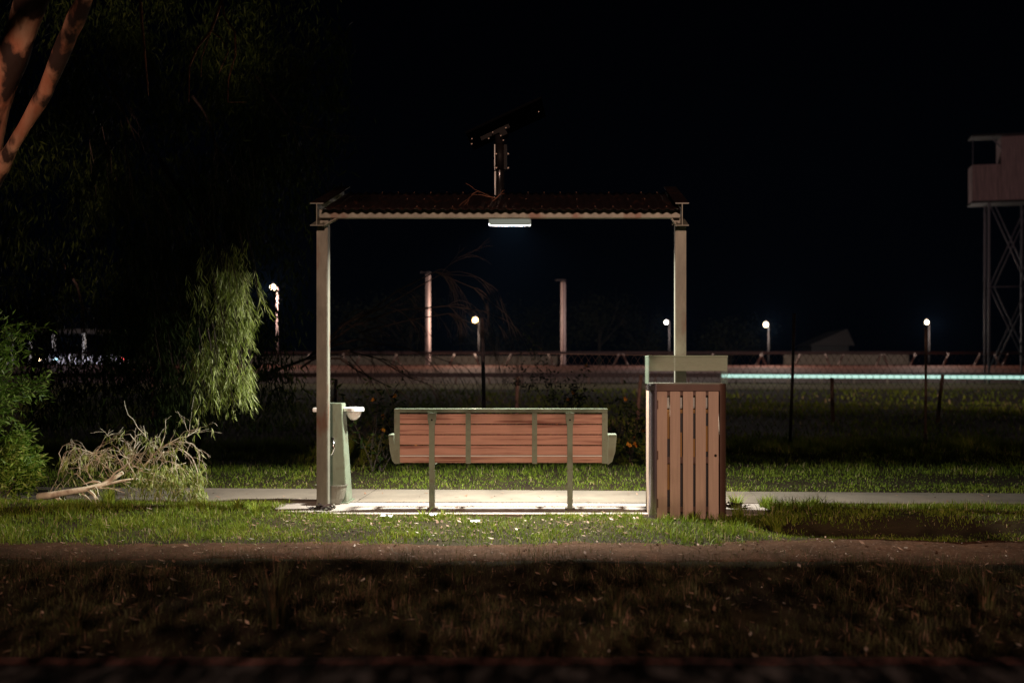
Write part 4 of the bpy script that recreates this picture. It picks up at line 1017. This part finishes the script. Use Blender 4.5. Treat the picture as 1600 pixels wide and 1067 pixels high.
def pole(px, ytop, label, d=104.0):
    t = thing('pale_pole', label, 'pole', (X(px, d), d, 0), 'tall pale poles beyond the racetrack')
    MB().tube([(X(px, d), d, 0), (X(px, d), d, Z(ytop + 2, d)), (X(px, d), d, Z(ytop, d))], [0.26, 0.24, 0.12], 12).build('shaft', M['paint_pole'], t)
    MB().box(X(px - 12, d), X(px + 4, d), d - 0.08, d + 0.08, Z(ytop - 3, d), Z(ytop - 1.5, d)).build('crossarm', M['darkpost'], t)
pole(669, 428, 'taller pale pole beyond the track, above the left half of the bench')
pole(880, 440, 'shorter pale pole beyond the track, above the right half of the bench')
def far_lamp(px, py, col, e, label, r=0.26, d=104.0, pm='lampdark', side=-0.35, em=6):
    t = thing('track_lamp', label, 'lamp post', (X(px, d), d, 0), 'lit lamp posts beyond the racetrack')
    MB().tube([(X(px, d) - side, d + .3, 0), (X(px, d) - side, d + .3, Z(py, d))], [0.09, 0.07], 8).build('pole', M[pm], t)
    MB().tube([(X(px, d) - side, d + .3, Z(py, d)), (X(px, d), d, Z(py, d) + r + 0.1)], 0.06, 6).build('bracket_arm', M['darkpost'], t)
    MB().sphere(P(px, py, d), r).build('lit_globe', emit('globe_glow', col, em), t)
    l = lamp('lamp_light', 'POINT', (0, 0, 0), e * 0.9, (1.0, 0.55 + 0.35 * col[1], 0.5 + 0.4 * col[2]), None, shadow_soft_size=0.3); l.parent = t; l.location = (0, -1.6, Z(py, d) - 0.3)
far_lamp(426.5, 449, (1.0, 0.80, 0.48), 5200, 'warm lamp on a tall post glowing through the left tree edge', 0.28, pm='paint_pole')
far_lamp(742.5, 500, (1.0, 0.72, 0.30), 5200, 'yellow round lamp above the middle of the bench', 0.28)
far_lamp(1041, 503.5, (0.95, 1.0, 0.85), 2600, 'small cool lamp just left of the right shelter post', 0.20, em=6)
far_lamp(1196.5, 507, (1.0, 0.84, 0.55), 4200, 'bright lamp right of the bin beside the tall fence post', 0.25)
far_lamp(1448, 503.5, (1.0, 0.86, 0.60), 3600, 'bright lamp farthest right near the tower', 0.2)

# tower
DW = 80.0
tw_ = thing('judges_tower', 'raised tower cabin with weathered cladding on a braced steel frame at the right edge', 'tower', (X(1570, DW), DW, 0))
def rib(b, u0, u1, y0, y1, yd0, yd1):
    b.box(X(u0, DW), X(u1, DW), yd0, yd1, Z(y1, DW), Z(y0, DW))
    u = u0 + 2
    while u < u1 - 1: b.box(X(u, DW), X(u + 0.8, DW), yd0 - 0.05, yd0, Z(y1, DW) + 0.05, Z(y0, DW) - 0.05); u += 4.2
    return b
rib(MB(), 1558.5, 1662, 213, 312, DW, DW + 1.9).build('cabin', M['clad'], tw_)
rib(MB(), 1516, 1558.3, 255.5, 312, DW + 0.08, DW + 1.8).build('balcony_wall', M['clad'], tw_)
MB().box(X(1513.5, DW), X(1675, DW), DW - 0.3, DW + 1.3, Z(212.5, DW), Z(209.5, DW)).build('roof', M['lampdark'], tw_)
b = MB().tube([P(1544, 214, DW + 0.1), P(1558, 231, DW + 0.1)], 0.05, 6); b.tube([P(1516, 212, DW + .15), P(1516, 256, DW + .15)], 0.03, 6)
b.build_each('roof_strut', M['tower'], tw_)
MB().box(X(1515, DW), X(1664, DW), DW - 0.1, DW + 2.0, Z(316, DW), Z(312.6, DW)).build('floor_beam', M['lampdark'], tw_)
for u_ in (1541, 1596, 1651):
    for yy in (DW + 0.1, DW + 1.7): MB().box(X(u_ - 1.5, DW), X(u_ + 1.5, DW), yy, yy + 0.15, -0.1, Z(316, DW)).build('leg', M['tower'], tw_)
for (u0, u1) in ((1541, 1596), (1596, 1651)):
    for (y0, y1) in ((318, 447), (449, 575)):
        for yy in (DW + 0.1, DW + 1.7):
            MB().tube([P(u0, y0, yy), P(u1, y1, yy)], 0.05, 5).build('cross_brace', M['tower'], tw_)
            MB().tube([P(u1, y0, yy), P(u0, y1, yy)], 0.05, 5).build('cross_brace', M['tower'], tw_)
    MB().tube([P(u0, 448, DW + .1), P(u1, 448, DW + .1)], 0.06, 5).build('girt', M['tower'], tw_)

tw_.rotation_euler = (0, 0, R(-12)); tw_.location.x += 0.35
# house and far trees
hs = thing('house', 'dim low house with a reddish pitched roof far beyond the track at right', 'house', (X(1300, 128), 128, 0))
MB().box(X(1268, 128), X(1326, 128), 128, 136, 0, Z(540, 128)).build('wall', M['housewall'], hs)
MB().prism([(X(1262, 128), Z(540, 128)), (X(1322, 128), Z(514, 128)), (X(1334, 128), Z(540, 128))], 'y', 127.5, 137).build('roof', M['houseroof'], hs)
def far_tree(px, d, ytop, w, label, n=2200):
    t = thing('far_tree', label, 'tree', (X(px, d), d, 0), 'dark trees beyond the racetrack')
    zt2 = Z(ytop, d); b = MB().tube([(X(px, d), d, 0), (X(px, d) + .2, d, zt2 * .6)], [0.3, 0.12], 7); tips = []
    for _ in range(5): grow(b, Vector((X(px, d), d, zt2 * .35)), Vector((random.gauss(0, .8), random.gauss(0, .5), 1)), zt2 * .45, 0.1, 1, n=5, tips=tips, sides=4)
    b.build('trunk', M['farbark'], t)
    rw = w * d / F / 2; A = []
    for _ in range(16):
        c = np.array([X(px, d) + random.uniform(-.8, .8) * rw, d + random.uniform(-.6, .6) * rw, random.uniform(0.35, 0.92) * zt2])
        A.append(c + RNG.normal(0, 1, (n // 16, 3)) * np.array([rw * .25, rw * .25, zt2 * .09]))
    A = np.concatenate(A); leaves('crown', A, RNG.normal(0, 1, A.shape), (0.2, 0.4), (0.08, 0.16), M['leaffar'], t)
random.seed(8)
for (px, d, yt, w, lb) in ((560, 116, 470, 90, 'dim tree beyond the track just right of the left post'), (640, 120, 455, 90, 'dim tree beyond the track behind the taller pale pole'), (775, 118, 470, 110, 'dim bushy tree beyond the track right of the yellow lamp'),
                       (845, 122, 478, 70, 'small dim tree beyond the track left of the shorter pale pole'), (935, 116, 455, 110, 'dim tree beyond the track right of the shorter pale pole'), (1010, 120, 480, 70, 'dim narrow tree beyond the track near the cool lamp'), (1140, 118, 500, 120, 'dim low tree beyond the track left of the bright lamp by the bin')):
    far_tree(px, d, yt, w, lb)

# pavilion and cars glimpsed through the tree at left
DP = 88.0
pv = thing('pavilion', 'open sided pavilion with pale posts glimpsed beyond the track at far left', 'pavilion', (X(60, DP + 22), DP + 22, 0))
dd_ = DP + 22
MB().box(X(-40, dd_), X(150, dd_), dd_, dd_ + 6, Z(521, dd_), Z(514, dd_)).build('roof', M['wallfar'], pv)
for u_ in (-20, 10, 16, 46, 82, 130): MB().box(X(u_ - 1.5, dd_), X(u_ + 1.5, dd_), dd_ + .1, dd_ + .4, 0, Z(521, dd_)).build('post', M['white'], pv)
def car(px, d, flip, body, label, lit):
    t = thing('parked_car', label, 'car', (X(px, d), d, 1.2), 'cars parked beyond the racetrack')
    x = X(px, d); z = Z(572, d); f = -1 if flip else 1
    pr = [(-2.1, .25), (-2.1, .75), (-1.85, .95), (-1.3, 1.0), (-0.75, 1.42), (0.75, 1.45), (1.45, 1.0), (2.0, .92), (2.15, .6), (2.15, .25)]
    MB().prism([(x + f * u, z + v) for u, v in pr], 'y', d, d + 1.7).build('body', body, t)
    MB().prism([(x + f * u, z + v) for u, v in ((-1.15, 1.02), (-.7, 1.36), (.68, 1.39), (1.25, 1.02))], 'y', d - 0.012, d + 1.712).build('windows', M['glassdark'], t)
    for u in (-1.35, 1.35):
        w_ = MB().tube([(x + u, d - 0.03, z + .32), (x + u, d + 0.2, z + .32)], 0.33, 16).build('wheel', M['rubber'], t)
        MB().tube([(x + u, d - 0.05, z + .32), (x + u, d - 0.03, z + .32)], 0.19, 12).build('rim', M['galv'], w_)
    for (u, c, e) in lit:
        MB().box(x + u - .16, x + u + .16, d - 0.06, d + 0.1, z + .62, z + .82, 0.03).build('headlight' if c[1] > .3 else 'tail_light', emit('car_lamp', c, e), t)
car(92, 106, True, M['carpaint'], 'white car with its warm headlight on, glimpsed beyond the track at left', [(-2.05, (1, .75, .4), 18), (-0.3, (.5, .9, 1), 6)])
car(160, 106, False, M['carpaint'], 'pale car with red tail lights glimpsed through the left tree', [(2.0, (1, .03, .02), 12), (0.7, (1, .03, .02), 14)])
l = lamp('pavilion_light', 'POINT', (X(100, 103), 103, 4.5), 900, (0.9, 0.85, 0.95), None, shadow_soft_size=0.2)

# ------------------------------------------------------------------ thin night haze
hz = MB().box(-120, 120, -30, 160, -1.5, 32)
ho = bpy.data.meshes.new('haze'); hz.bm.to_mesh(ho); hz.bm.free()
hm_ = bpy.data.materials.new('haze'); hm_.use_nodes = True; t_ = hm_.node_tree; t_.nodes.clear()
vo = t_.nodes.new('ShaderNodeOutputMaterial'); pv_ = t_.nodes.new('ShaderNodeVolumePrincipled'); pv_.inputs['Color'].default_value = (0.25, 0.52, 1.0, 1); pv_.inputs['Density'].default_value = 0.00007
pv_.inputs['Anisotropy'].default_value = 0.0
t_.links.new(pv_.outputs[0], vo.inputs['Volume'])
HZ = tag(link_mesh('haze', ho, hm_), kind='stuff')
